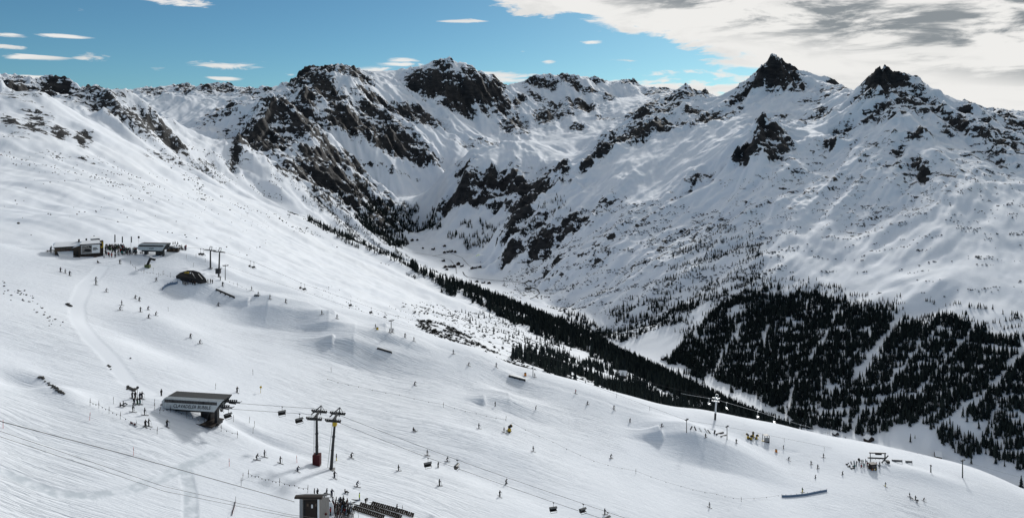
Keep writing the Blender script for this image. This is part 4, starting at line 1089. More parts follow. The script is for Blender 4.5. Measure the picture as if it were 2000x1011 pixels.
# ------------------------------------------------------------------ mountain restaurant
def restaurant():
    g = ground(150, 501); Y = g[1]; s = Y / F                       # metres per photo pixel here
    ca = math.atan2(150 - 1000, F)
    def px(u): return (u - 150) * s * math.cos(ca)
    zb = W3(150, 503, Y)[2]
    def pz(v): return W3(150, v, Y)[2] - zb
    e = empty('mountain_restaurant', (W3(150, 500, Y)[0], Y, zb), -ca, label='timber mountain restaurant with snowy roofs and a big white billboard', cat='restaurant')
    D = 8.0
    # long low wing
    MB().box(px(107), px(146), 3, 3 + D, pz(505), pz(482)).build('wing_wall', M['wood'], e)
    wr = MB(); sec = [(2.2, pz(482)), (2.2, pz(481)), (3 + D / 2 + 1, pz(475)), (4 + D + 1, pz(480)), (4 + D + 1, pz(482))]
    A_ = [(px(103), y, z) for y, z in sec]; B_ = [(px(157), y, z) for y, z in sec]; A_[2] = (px(108), *sec[2])
    wr.quad(*A_); wr.quad(*B_[::-1])
    for i in range(5): wr.quad(A_[i], B_[i], B_[(i + 1) % 5], A_[(i + 1) % 5])
    wr.build('wing_roof', M['snow'], e)
    MB().box(px(105), px(156), 2.1, 2.6, pz(483), pz(481.6)).build('eaves_board', M['darkwood'], e)
    for i, u in enumerate((119, 124, 129, 134, 139)):
        w = MB().box(px(u), px(u + 3), 2.93, 2.99, pz(488), pz(484.3)).build('window', M['glass'], e)
        MB().box(px(u) - .1, px(u + 3) + .1, 2.86, 2.925, pz(484.2), pz(483.8)).build('lintel', M['darkwood'], w)
    MB().box(px(128), px(137), 2.8, 2.92, pz(489.5), pz(488.2)).build('flower_box', M['red'], e)
    MB().quad((px(112), 2.8, pz(490.5)), (px(143), 2.8, pz(490.5)), (px(143), -2.2, pz(502)), (px(118), -2.6, pz(500))).build('snow_bank', M['snow'], e)
    MB().box(px(152.5), px(156), 6, 7.5, pz(476), pz(471)).build('chimney', M['darkwood'], e)
    # main block with the billboard
    MB().box(px(157), px(196.5), 0, D, pz(510), pz(478.8)).build('main_wall', M['darkwood'], e)
    MB().box(px(155.5), px(198), -0.4, D + .4, pz(478.6), pz(477.4)).build('eaves_board', M['black'], e)
    r = MB(); zt = pz(477.3); za = pz(472.6)
    r.quad((px(155), -0.6, zt), (px(198.5), -0.6, zt), (px(192), D * .45, za), (px(161), D * .45, za)).quad((px(198.5), -0.6, zt), (px(198.5), D + .5, zt), (px(192), D * .45, za)).quad(
        (px(198.5), D + .5, zt), (px(155), D + .5, zt), (px(161), D * .45, za), (px(192), D * .45, za)).quad((px(155), D + .5, zt), (px(155), -0.6, zt), (px(161), D * .45, za)).quad((px(155), -0.6, zt), (px(155), D + .5, zt), (px(198.5), D + .5, zt), (px(198.5), -0.6, zt))
    r.build('main_roof', M['snow'], e)
    MB().box(px(178), px(196), D * .7, D * 1.6, pz(478), pz(471.3)).build('roof_dormer', M['darkwood'], e)
    MB().box(px(177), px(197), D * .65, D * 1.65, pz(471.2), pz(470.2)).build('dormer_roof', M['snow'], e)
    MB().tube([(px(169), 5, pz(475)), (px(169), 5, pz(469.2))], 0.35, 8).build('flue', M['black'], e)
    # porch on the left: a lean-to of pale planks
    p = MB(); p.quad((px(143), 1.5, pz(498)), (px(156.9), -0.2, pz(503)), (px(156.9), -0.2, pz(480)), (px(143), 1.5, pz(484)))
    p.quad((px(143), 1.5, pz(498)), (px(143), 1.5, pz(484)), (px(143), 6, pz(484)), (px(143), 6, pz(498))); p.build('porch_wall', M['wood'], e)
    MB().quad((px(141.5), 1.2, pz(484.2)), (px(157), -0.6, pz(479.3)), (px(157), 5, pz(475.5)), (px(146), 5.5, pz(480))).build('porch_roof', M['snow'], e)
    for k in range(9):
        u0 = 143.4 + k * 1.48; t0 = (u0 - 143) / 13.9
        MB().bar((px(u0), 1.5 - 1.7 * t0 - .03, pz(498 + 5 * t0)), (px(u0), 1.5 - 1.7 * t0 - .03, pz(484.2 - 4 * t0)), 0.08, 0.06).build('plank_batten', M['darkwood'], e)
    MB().box(px(150), px(152.4), -0.1 + .2, 0.45, pz(501), pz(490)).build('porch_door', M['black'], e)
    # billboard: picture of a dark racing shape on pale ground, lines of text beside it
    b = MB().box(px(158.4), px(195.8), -0.22, -0.03, pz(496.3), pz(479.7)).build('billboard', M['white'], e)
    pic = MB().box(px(159), px(179.8), -0.25, -0.222, pz(495.6), pz(480.4)).build('billboard_picture', M['plaster'], b)
    sh_ = MB()
    def blob(cu, cv, a, bb, y, rot=0.0):
        pts = [(px(cu + a * math.cos(t) * math.cos(rot) - bb * math.sin(t) * math.sin(rot)), y, pz(cv + a * math.cos(t) * math.sin(rot) + bb * math.sin(t) * math.cos(rot))) for t in [2 * math.pi * i / 14 for i in range(14)]]
        sh_.quad(*pts)
    blob(171.5, 490, 7.4, 3.1, -0.256, .1); blob(176, 483.4, 3.4, 1.6, -0.256, .5); blob(170.5, 483, 1.1, 1.2, -0.256); blob(163, 482, 3, 0.5, -0.256); blob(164, 491.8, 2.2, 0.8, -0.256, .3); blob(166.5, 485, 1.0, .8, -.256)
    sh_.build('printed_shape', M['black'], b)
    tx = MB()
    for (u0, u1, v0, v1) in ((181.5, 189.5, 485.6, 487.2), (181.5, 192, 487.9, 489.3), (181.5, 188.5, 490, 490.7)): tx.box(px(u0), px(u1), -0.256, -0.224, pz(v1), pz(v0))
    tx.build('printed_lines', M['black'], b)
    # right end: carved round sign of yellow wood
    MB().box(px(196.6), px(203), 0.6, 5, pz(512), pz(474.5)).build('end_wall', M['darkwood'], e)
    ring = MB(); n = 16
    for i in range(n - 3):
        a0 = math.pi * 0.75 - 2 * math.pi * i / n; a1 = math.pi * 0.75 - 2 * math.pi * (i + 1) / n
        ring.bar((px(199.8 + 2.2 * math.cos(a0)), 0.5, pz(481.5 - 5.4 * math.sin(a0))), (px(199.8 + 2.2 * math.cos(a1)), 0.5, pz(481.5 - 5.4 * math.sin(a1))), 0.2, 0.32)
    ring.build('round_sign', M['yellow'], e)
    # plinth, stairs and banked snow below
    MB().box(px(128), px(157), -1.6, 0.4, pz(512), pz(500.5)).build('terrace_floor', M['darkwood'], e)
    for k in range(4): MB().box(px(178 + k * 2.2), px(184 + k * 2.2), -2.6 + .5 * k, -2.1 + .5 * k, pz(512), pz(505.2 - k * 1.1)).build('step', M['wood'], e)
    return e
restaurant()


# ------------------------------------------------------------------ lift towers, cables and chairs
def local(u, v, Y): return Vector(W3(u, v, Y))

def tower_pair(u, v, vtop, lean, label, red):
    g = ground(u, v); Y = g[1]; k = Y / F; H = (v - vtop) * k * 0.98
    e = empty('chairlift_tower', g, 0.0, label=label, cat='lift tower', group='chairlift towers')
    lx = lean * k
    MB().tube([(0, 0, -1.5), (lx * .5, 0, H * .5), (lx, 0, H)], [0.46, 0.36, 0.28], 10).build('mast', M['steel'], e)
    MB().box(-0.95, 0.95, -0.95, 0.95, -1.2, 0.12).build('footing', M['concrete'], e)
    for z in (0.36, 0.62): MB().tube([(lx * z, 0, H * z), (lx * z, 0, H * z + .25)], 0.46, 10).build('flange', M['steel'], e)
    ld = MB(); ld.bar((-0.85, -.2, 0.4), (lx - 0.62, -.2, H * .97), .07); ld.bar((-0.85, .2, 0.4), (lx - 0.62, .2, H * .97), .07)
    for i in range(30):
        t = (i + .5) / 30; xx = -0.85 + (lx + 0.23) * t; ld.bar((xx, -.2, .4 + (H * .97 - .4) * t), (xx, .2, .4 + (H * .97 - .4) * t), .05)
    ld.build('ladder', M['bright'], e)
    # cross arm along the view, sheave trains along the cable
    MB().bar((lx, -2.9, H), (lx, 2.9, H), .5, .5).build('cross_arm', M['steel'], e)
    MB().bar((lx - 1.5, 0, H + .1), (lx + 1.25, 0, H + 2.6), .28).bar((lx + 1.2, 0, H + 2.6), (lx + 1.0, 0, H + .1), .22).bar((lx + 1.25, 0, H + 2.6), (lx + 2.4, 0, H + .6), .09).build('service_frame', M['steel'], e)
    for y in (-2.6, 2.6):
        t = MB(); t.bar((lx - 2.0, y, H + .1), (lx + 2.0, y, H - .25), .14, .28)
        for i in range(8):
            x = lx - 1.9 + 0.543 * i; t.tube([(x, y - .12, H + .38 - .05 * i), (x, y + .12, H + .38 - .05 * i)], 0.25, 9)
        t.build('sheave_train', M['black'], e)
        MB().bar((lx - 1.9, y + .55, H - .35), (lx + 1.9, y + .55, H - .6), .5, .06).bar((lx - 1.9, y + .8, H + .5), (lx + 1.9, y + .8, H + .25), .05).build('catwalk', M['steel'], e)
    if red:
        MB().box(-.95, .95, -.95, .95, 0.14, 2.9).build('crash_pad', M['red'], e)
    else:
        MB().box(lx * .9 - .5, lx * .9 + .5, -.52, .52, H * .84, H * .92).build('warning_collar', M['yellow'], e)
    return e, Y, k
tower_pair(619, 907, 808, -0.5, 'left one of two dark lift towers, with a dark red crash pad at its foot', True)
tower_pair(646, 916, 812, 9, 'right one of two dark lift towers, leaning, with a yellow collar near its top', False)

for (u, v, vt, ln, lab, box) in [(411, 524, 488, 0, 'left dark lift tower of the pair beyond the black airbag', 0), (427, 541, 491, 2, 'right dark lift tower beyond the black airbag, with a box at its foot', 1)]:
    g = ground(u, v); Y = g[1]; k = Y / F; H = (v - vt) * k
    e = empty('chairlift_tower', g, 0.0, label=lab, cat='lift tower', group='chairlift towers'); lx = ln * k
    MB().tube([(0, 0, -1), (lx, 0, H)], [.42, .3], 8).build('mast', M['steel'], e)
    MB().box(-.8, .8, -.8, .8, -1, .25).build('footing', M['concrete'], e)
    MB().bar((lx - 1.9, 0, H), (lx + 2.1, 0, H - .35), .3).build('cross_arm', M['steel'], e)
    MB().bar((lx - .5, 0, H), (lx - .1, 0, H + 1.6), .22).bar((lx + .5, 0, H), (lx + .75, 0, H + 1.5), .2).bar((lx - .2, 0, H + 1.6), (lx + .75, 0, H + 1.5), .18).build('service_frame', M['steel'], e)
    for x in (-1.6, 1.6):
        t = MB(); t.bar((lx + x - 1.1, -.3, H - .15 - x * .1), (lx + x + 1.1, -.3, H - .3 - x * .1), .3, .34); t.build('sheave_train', M['black'], e)
    if box:
        b = MB().box(-0.9, 1.0, -1.4, 0.2, 1.7, 3.6).build('control_box', M['steel'], e); MB().box(-1.2, 1.3, -1.7, .4, 3.62, 3.85).build('box_roof', M['black'], b)

def small_tower(u, v, vt, label, m_='steel', arm=7, w=.2, group='surface lift poles', pad=None):
    g = ground(u, v); Y = g[1]; k = Y / F; H = (v - vt) * k
    e = empty('lift_pole', g, 0.0, label=label, cat='lift pole', group=group)
    MB().tube([(0, 0, -1), (0, 0, H)], [w * 1.2, w * .8], 8).build('mast', M[m_], e)
    a = arm * k
    MB().bar((-a * .8, -.5, H * .95 - .1), (a, .5, H * .95), .22).build('cross_arm', M[m_], e)
    MB().bar((-a * .4, -.2, H), (a * .5, .3, H + .3), .12).build('top_bracket', M[m_], e)
    t = MB()
    for x, y in ((-a * .8, -.5), (a, .5)):
        for i in (-1, 0, 1): t.tube([(x + i * .3, y - .08, H * .95 + .2), (x + i * .3, y + .08, H * .95 + .2)], .15, 7)
    t.build('rollers', M['black'], e)
    if pad: MB().tube([(0, 0, 0), (0, 0, 1.6)], .35, 8).build('crash_pad', M[pad], e)
    return e
small_tower(440, 546, 517, 'thin lift pole right of the pair of towers by the black airbag', w=.16, arm=4)
small_tower(764, 649, 625, 'single lift pole on the crest where two skiers stand', w=.16, arm=4)
small_tower(1041, 734, 708, 'pale lift pole at the piste edge in front of the spruce clumps', 'grey', w=.16, arm=3)
small_tower(1341, 844, 818, 'dark lift pole left of the row of sledges', w=.15, arm=3)
small_tower(1420, 858, 831, 'dark lift pole just right of the row of sledges', w=.15, arm=3)
small_tower(1880, 932, 897, 'tall dark lift pole on the slope edge at the far right', w=.24, arm=5)
small_tower(1818, 922, 909, 'short dark pole with a low bar at its foot near the slope edge', w=.25, arm=1)
# the bright tower behind the slope edge
g = ground(1396, 819); k = g[1] / F; H = 43 * k
e = empty('chairlift_tower', g, 0.0, label='bright galvanised lift tower standing out against the dark forest', cat='lift tower', group='chairlift towers')
MB().tube([(0, 0, -2), (.3, 0, H * .3)], [.48, .46], 9).build('mast_foot', M['steel'], e)
MB().tube([(.3, 0, H * .3 + .01), (.8, 0, H)], [.40, .34], 9).build('mast', M['bright'], e)
MB().bar((-.9, -2, H * .9), (2.3, 2, H * .9 - .3), .35).build('cross_arm', M['bright'], e)
MB().bar((.2, 0, H * .92), (.6, 0, H + 1.5), .2).bar((1.4, 0, H * .92), (1.5, 0, H + 1.3), .2).bar((.6, 0, H + 1.5), (1.5, 0, H + 1.3), .2).build('service_frame', M['bright'], e)
for y in (-2, 2): MB().bar((-1.2 + y * .35, y, H * .9 + .3), (2.2 + y * .35, y, H * .9 - .2), .25, .35).build('sheave_train', M['bright'], e)


def cable(name, pts, r, label, m_='cable', sag=0.0, grp='lift cables'):
    P_ = [local(*p) for p in pts]; out = []
    for a, b in zip(P_[:-1], P_[1:]):
        for i in range(8):
            t = i / 8; p = a.lerp(b, t); p.z -= sag * (b - a).length ** 2 * t * (1 - t) / 2000; out.append(p)
    out.append(P_[-1])
    o = MB().tube(out, r, 5).build(name, M[m_], None, True)
    return tag(o, label, 'cable', grp), P_
Yt = ground(619, 907)[1]
CAB_F = [(428, 784, gx[1] + 3), (612, 797, Yt + 3), (668, 812, Yt + 3), (893, 897, Yt + 4), (1140, 983, Yt + 5), (1290, 1034, Yt + 6)]
CAB_N = [(424, 796, gx[1] - 3), (604, 808, Yt - 2.6), (660, 824, Yt - 2.6), (836, 893, Yt - 2), (1081, 980, Yt - 1), (1250, 1036, Yt)]
cable('haul_cable', CAB_F, .045, 'farther cable of the bubble chairlift running down to the lower right', sag=.6)
cable('haul_cable', CAB_N, .045, 'nearer cable of the bubble chairlift running down to the lower right', sag=.6)
Yu = gx2[1]
CAB_U = [(330, 480, Yu), (411, 487, Yu), (428, 489, Yu), (500, 513, 362), (590, 553, 368), (690, 588, 372), (758, 612, 372), (1100, 706, 372), (1397, 778, 356)]
CAB_R = [(1330, 768, 400), (1397, 779, 356), (1480, 803, 372), (1548, 824, 380), (1620, 845, 380), (1705, 866, 378), (1792, 884, 372), (1880, 900, 362), (2060, 950, 340)]
cable('haul_cable', CAB_U, .04, 'thin chairlift cable running down behind the slope crest from the upper station')
cable('haul_cable', CAB_R, .05, 'pale chairlift cable crossing in front of the dark forest at the slope edge', 'bright')
cable('tow_cable', [(440, 518, ground(440, 546)[1]), (764, 627, ground(764, 649)[1]), (1041, 710, ground(1041, 734)[1]), (1341, 820, ground(1341, 844)[1]), (1420, 833, ground(1420, 858)[1]), (1700, 889, 345)], .03, 'thin tow cable strung from pole to pole along the slope crest')
cable('overhead_cable', [(-60, 806, 96), (250, 888, 128), (575, 979, 168)], .055, 'thick overhead cable slanting over the tracked snow down to the hut')
cable('overhead_cable', [(-60, 821, 90), (320, 949, 118), (560, 1003, 140), (900, 1050, 170)], .028, 'upper one of two thin parallel cables low over the tracked snow')
cable('overhead_cable', [(-60, 832, 88), (320, 958, 115), (560, 1007, 137), (900, 1056, 170)], .028, 'lower one of two thin parallel cables low over the tracked snow')


def bubble_chair():
    e = empty('bubble_chair', (0, 0, 0))
    MB().box(-.35, .35, -.12, .12, -.12, .12).build('cable_grip', M['black'], e)
    MB().tube([(0, 0, 0), (0, 0, -1.3)], .055, 6).build('hanger', M['black'], e)
    MB().bar((0, -1.2, -1.3), (0, 1.2, -1.3), .1).build('cross_bar', M['black'], e)
    MB().box(-.5, .25, -1.2, 1.2, -2.72, -2.6).build('seat', M['black'], e)
    MB().quad((-.5, -1.2, -2.6), (-.5, 1.2, -2.6), (-.72, 1.2, -1.75), (-.72, -1.2, -1.75)).quad((-.58, -1.2, -2.6), (-.80, -1.2, -1.75), (-.80, 1.2, -1.75), (-.58, 1.2, -2.6)).build('backrest', M['black'], e)
    for s in (-1, 1): MB().bar((0, s * 1.2, -1.3), (-.5, s * 1.2, -2.6), .08).build('side_frame', M['steel'], e)
    MB().bar((.25, -1.1, -2.65), (.5, -1.1, -3.1), .06).bar((.25, 1.1, -2.65), (.5, 1.1, -3.1), .06).bar((.5, -1.1, -3.1), (.5, 1.1, -3.1), .08).build('foot_rest', M['steel'], e)
    b = MB(); n = 8
    for i in range(n):
        a0 = math.radians(165 - 120 * i / n); a1 = math.radians(165 - 120 * (i + 1) / n)
        p = lambda a: (-.15 + .95 * math.cos(a), -2.25 + .82 * math.sin(a))
        (x0, z0), (x1, z1) = p(a0), p(a1)
        b.quad((x0, -1.22, z0), (x1, -1.22, z1), (x1, 1.22, z1), (x0, 1.22, z0))
    b.build('bubble_hood', M['hood'], e)
    return e
BCH = bubble_chair()
def on_line(path, u):
    for (a, b) in zip(path[:-1], path[1:]):
        if a[0] <= u <= b[0]:
            pa, pb = local(*a), local(*b)
            lo, hi = 0.0, 1.0
            for _ in range(30):
                t = (lo + hi) / 2; p = pa.lerp(pb, t)
                if 1000 + F * p.x / p.y < u: lo = t
                else: hi = t
            return pa.lerp(pb, lo)
CH = [(446, CAB_N, 'bubble chair just leaving the open end of the CLAVADELER BUBBLE station'), (434, CAB_F, 'bubble chair still half under the open end of the CLAVADELER BUBBLE station'), (551, CAB_F, 'bubble chair halfway between the lettered station and the pair of towers, on the farther cable'), (585, CAB_N, 'bubble chair hanging just left of the pair of dark towers'),
      (836, CAB_N, 'bubble chair on the nearer cable, the first one below the towers'), (893, CAB_F, 'bubble chair on the farther cable, the first one below the towers'), (1081, CAB_N, 'bubble chair low on the nearer cable near the bottom of the view'),
      (1139, CAB_F, 'bubble chair low on the farther cable near the bottom of the view'), (1187, CAB_F, 'bubble chair cut by the bottom of the view, the lowest on the farther cable')]
for i, (u, path, lab) in enumerate(CH):
    o = BCH if i == 0 else copy_tree(BCH)
    p = on_line(path, u); p.z -= 0.15; o.location = p; o.rotation_euler = (0, 0, math.radians([-40, 20, -60, -50, -65, -20, -75, -60, -50][i])); o.scale = (.8,) * 3
    tag(o, lab, 'lift chair', 'bubble chairs on the cable')

def open_chair(m_):
    e = empty('lift_chair', (0, 0, 0))
    MB().box(-.3, .3, -.1, .1, -.1, .1).build('cable_grip', M[m_], e)
    MB().tube([(0, 0, 0), (0, 0, -1.5), (-.5, 0, -2.1)], .06, 6).build('hanger', M[m_], e)
    MB().box(-.3, .35, -1.0, 1.0, -2.75, -2.62).build('seat', M[m_], e)
    MB().quad((-.3, -1.0, -2.62), (-.3, 1.0, -2.62), (-.5, 1.0, -1.95), (-.5, -1.0, -1.95)).quad((-.36, -1.0, -2.62), (-.56, -1.0, -1.95), (-.56, 1.0, -1.95), (-.36, 1.0, -2.62)).build('backrest', M[m_], e)
    MB().bar((.35, -.9, -2.7), (.6, -.9, -3.2), .06).bar((.35, .9, -2.7), (.6, .9, -3.2), .06).bar((.6, -.9, -3.2), (.6, .9, -3.2), .07).build('foot_rest', M[m_], e)
    return e
OCD, OCB = open_chair('steel'), open_chair('bright')
fd = fb = True
UCH = [(392, CAB_U, 0, 'empty lift chair just left of the tower pair beyond the airbag'), (397, CAB_U, 0, 'second lift chair close beside the one left of the tower pair'), (489, CAB_U, 0, 'lift chair, the upper of the two right of the thin lift pole'), (496, CAB_U, 0, 'lift chair, the lower of the two right of the thin lift pole'),
       (588, CAB_U, 0, 'lift chair, left one of the pair over the bright snow strip'), (595, CAB_U, 0, 'lift chair, right one of the pair over the bright snow strip'), (685, CAB_U, 0, 'lift chair hanging over the middle of the crest'), (725, CAB_U, 0, 'lift chair hanging left of the pole with two skiers'), (752, CAB_U, 0, 'lift chair almost above the pole with two skiers'),
       (1385, CAB_R, 1, 'bright lift chair just left of the galvanised tower'), (1419, CAB_R, 1, 'bright lift chair just right of the galvanised tower'), (1480, CAB_R, 1, 'bright lift chair midway over the dark wood edge'), (1512, CAB_R, 1, 'bright lift chair, the last one in front of the dark wood'),
       (1617, CAB_R, 0, 'lift chair over the snow left of the spoil of the lower lift base'), (1651, CAB_R, 0, 'lift chair hanging above the slope edge left of the gantry'), (1706, CAB_R, 0, 'lift chair hanging directly above the gantry'), (1741, CAB_R, 0, 'lift chair right of the gantry'), (1792, CAB_R, 0, 'lift chair above the dark banners'), (1826, CAB_R, 0, 'lift chair near the tall pole at the far right')]
for (u, path, br, lab) in UCH:
    src = OCB if br else OCD
    if (br and fb) or (not br and fd):
        o = src
        if br: fb = False
        else: fd = False
    else: o = copy_tree(src)
    p = on_line(path, u); p.z -= .1; o.location = p; o.rotation_euler = (0, 0, math.radians(-40 + (hash(u) % 5) * 8))
    tag(o, lab, 'lift chair', 'open chairs on the upper lift')
print('lifts', time.time() - T0)
# ------------------------------------------------------------------ things on the snow
def at(u, v, dz=0.0):
    g = ground(u, v); return (g[0], g[1], g[2] + dz)

# black airbag with a yellow badge
g = at(374, 547); k = g[1] / F
e = empty('airbag', g, 0.0, label='big black landing airbag with a yellow badge', cat='airbag')
e.scale = (1, 1, .82)
def q(u, v, y): return ((u - 374) * k, y, (547 - v) * k - 0 * y)
V = [(343, 537, 0), (350, 530, 0.6), (363, 525, 1.6), (374, 525.5, 1.8), (387, 529, 1.4), (394, 535, 0.6), (402, 543, 0), (394, 546, -1.4), (386, 542.5, -1.4), (372, 540, -1.4), (356, 536.5, -1.2)]
top = [q(*p) for p in V]; mb = MB(); mb.quad(*top)
bot = [(x, y + (1.5 if i < 7 else 0), -1.5) for i, (x, y, z) in enumerate(top)]
for i in range(len(top)):
    j = (i + 1) % len(top); mb.quad(top[i], bot[i], bot[j], top[j])
mb.build('bag', M['black'], e)
bd = MB(); bd.box((361.2 - 374) * k, (369.6 - 374) * k, -0.35, -0.15, (547 - 530.3) * k, (547 - 527.4) * k); bd = bd.build('badge', M['yellow'], e)
MB().box((363 - 374) * k, (368 - 374) * k, -0.40, -0.36, (547 - 529.4) * k, (547 - 528.4) * k).build('badge_mark', M['black'], bd)
MB().tube([((372.5 - 374) * k, -.5, (547 - 529.4) * k), ((372.5 - 374) * k, -.3, (547 - 529.4) * k)], .3, 6).build('white_star', M['white'], e)
for i, (a, b) in enumerate((((376, 529), (384, 541)), ((388, 531), (398, 543)))):
    MB().bar(q(*a, -.5), q(*b, -1.2), .18, .1).build('seam', M['grey'], e)

# leaning snow gun tower
g = at(288, 522)
e = empty('snow_gun', g, math.radians(0), label='dark leaning snow gun with a bent head below the upper station', cat='snow gun')
MB().box(-1.0, 1.1, -.8, .8, -.6, 1.2).build('base', M['olive'], e)
MB().bar((0.0, 0, 1.0), (1.3, 0, 3.9), .95, .8).build('mast', M['black'], e)
MB().bar((1.0, 0, 4.0), (3.4, 0, 3.35), .85, .85).build('head', M['black'], e)
MB().bar((1.2, 0, 4.55), (3.3, 0, 3.95), .6, .1).build('snow_cap', M['snow'], e)

# rails and barriers
def rail(u0, v0, u1, v1, h, w, m_, label, name='jib_rail', cat='snow park rail', grp='snow park rails'):
    a = Vector(at(u0, v0)); b = Vector(at(u1, v1)); e = empty(name, a, 0.0, label=label, cat=cat, group=grp); d = b - a
    d0 = Vector((0, 0, 0))
    MB().bar(d0 + Vector((0, 0, h)), d + Vector((0, 0, h)), w, .35).build('top_beam', M[m_], e)
    n = max(2, int(d.length / 2.2))
    for i in range(n + 1):
        p = d * (i / n); MB().bar(p + Vector((0, 0, -.5)), p + Vector((0, 0, h - .18)), w * .7, w * .7).build('post', M['black'], e)
    MB().bar(d * .02 + Vector((0, 0, h * .45)), d * .98 + Vector((0, 0, h * .45)), w * .55, h * .8).build('side_board', M['black'], e)
rail(422, 567, 458, 582, .55, .5, 'black', 'long dark rail on the snow below the skiers at the airbag')
rail(737, 681, 765, 689, .5, .5, 'black', 'dark rail on the table of the middle jump')
rail(995, 735, 1025, 743, .8, .9, 'grey', 'grey box rail near the orange bin at the piste edge')
rail(497, 578, 505, 578, .6, .5, 'grey', 'short grey rail beside the upper jump line')

def barrier(pts, h, m_, label):
    P_ = [Vector(at(*p)) for p in pts]; o = P_[0]; e = empty('net_barrier', o, 0.0, label=label, cat='barrier', group='blue barriers'); mb = MB()
    for a, b in zip(P_[:-1], P_[1:]):
        a, b = a - o, b - o; nrm = Vector((-(b - a).y, (b - a).x, 0)).normalized() * .08
        for s in (0, 1):
            pass
        p = [a - nrm + Vector((0, 0, -.3)), b - nrm + Vector((0, 0, -.3)), b - nrm + Vector((0, 0, h)), a - nrm + Vector((0, 0, h))]
        r_ = [w_ + nrm * 2 for w_ in p]
        mb.quad(*p); mb.quad(*r_[::-1]); mb.quad(p[3], p[2], r_[2], r_[3])
    mb.build('netting', M[m_], e)
    for a in P_: MB().bar(a - o + Vector((0, 0, -.5)), a - o + Vector((0, 0, h + .35)), .1).build('post', M['black'], e)
barrier([(317, 566), (322, 561.5), (327, 558.5), (333, 556), (337, 555.8), (342, 555), (347, 553)], .95, 'banner', 'wavy dark blue barrier net left of the waiting skiers by the airbag')
barrier([(1527, 970), (1535, 970.5), (1545, 970), (1556, 969), (1566, 968), (1577, 966.5), (1590, 964), (1602, 961.5), (1615, 959)], .85, 'banner', 'long pale blue barrier net on the snow at the lower right')

# padded snow guns, bins and boxes
def fan_gun(u, v, sc, rz, label, grp='yellow snow guns'):
    e = empty('snow_gun', at(u, v), rz, label=label, cat='snow gun', group=grp); e.scale = (sc,) * 3
    MB().bar((-.7, -.6, .1), (.8, .0, .1), .12).bar((-.7, .6, .1), (.8, 0, .1), .12).bar((-.7, -.6, .1), (-.7, .6, .1), .12).build('carriage', M['black'], e)
    for y in (-.62, .62): MB().tube([(-.5, y - .08, .3), (-.5, y + .08, .3)], .3, 9).build('wheel', M['black'], e)
    MB().box(-.4, .35, -.4, .4, .2, 1.15).build('padding', M['yellow'], e)
    MB().tube([(-.3, 0, 1.55), (.7, 0, 1.85)], [.42, .48], 10).build('barrel', M['black'], e)
    MB().tube([(.68, 0, 1.845), (.8, 0, 1.88)], .5, 10).build('nozzle_ring', M['yellow'], e)
    return e
for (u, v, rz, lab) in [(1461, 856, 2.2, 'yellow padded snow gun, leftmost of the cluster beside the metal cage'), (1467, 859, .3, 'yellow padded snow gun at the front of the cluster'), (1471, 853, 1.2, 'tallest looking yellow snow gun at the back of the cluster'), (1478, 857, -.4, 'yellow padded snow gun standing apart at the right of the cluster')]:
    fan_gun(u, v, 1.0, rz, lab)
fan_gun(995, 843, 1.15, .6, 'lone orange yellow snow gun beside the marker pole in mid slope', 'yellow snow guns')
def bin_(u, v, m_, label, h=1.1):
    e = empty('padded_bin', at(u, v), 0.2, label=label, cat='bin', group='orange padded bins')
    MB().tube([(0, 0, -.2), (0, 0, h)], [.55, .48], 8).build('body', M[m_], e); MB().tube([(0, 0, h), (0, 0, h + .15)], [.55, .4], 8).build('lid', M['black'], e)
bin_(1516, 882, 'orange', 'small orange padded bin out on the snow below the snow guns')
bin_(1026, 733, 'orange', 'orange padded bin at the piste edge by the spruces')
bin_(737, 643, 'yellow', 'yellow padded bin beside a dark skier on the crest', .8)
# cage
e = empty('metal_cage', at(1496, 861), 0.15, label='open metal cage hut with pale mesh beside the snow guns', cat='cage')
for x in (-1.1, 1.1):
    for y in (-.9, .9): MB().box(x - .09, x + .09, y - .09, y + .09, -.4, 2.7).build('post', M['steel'], e)
MB().box(-1.1, 1.1, -.95, .95, 2.7, 2.85).build('top_frame', M['steel'], e)
MB().box(-.98, .98, -.93, -.86, .3, 2.0).build('mesh_panel', M['grey'], e); MB().box(-1.15, 1.15, -1, 1, -.4, .25).build('base', M['black'], e)
MB().box(-2.4, -1.2, -.5, .3, -.2, .5).build('step_pad', M['yellow'], e)
# sledges and rails laid out between two poles
for i, (u, v, L_, tilt, rz, m_) in enumerate([(1348, 838, 1.6, .9, .3, 'black'), (1360, 841, 1.8, 1.0, 2.4, 'black'), (1371, 843, 1.9, .75, 2.3, 'pale'), (1382, 845, 2.1, .8, 2.3, 'pale'), (1388, 847, 1.9, .8, 2.5, 'steel'), (1395, 847, 1.5, 1.1, .8, 'steel')]):
    e = empty('rescue_sledge', at(u, v), rz, label=['black sledge tipped up beside the left lift pole', 'dark upright sledge next in the row', 'pale sledge leaning in the middle of the row', 'longest pale sledge leaning in the row', 'dark grey sledge behind the longest one', 'short dark grey sledge at the right end of the row'][i], cat='sledge', group='sledges in a row by the lift poles')
    d = Vector((math.cos(tilt), 0, math.sin(tilt))) * L_
    MB().bar((0, 0, -.1), d, .65, .12).build('deck', M[m_], e)
    for y in (-.28, .28): MB().bar((-.1, y, -.2), d * 1.05 + Vector((-.12, y, -.08)), .08, .08).build('runner', M['black'], e)
rail(1399, 849, 1413, 845, .5, .4, 'black', 'dark box rail lying at the end of the sledge row'); rail(1408, 853, 1418, 849.5, .35, .4, 'steel', 'low steel rail lying in front of the dark box rail')

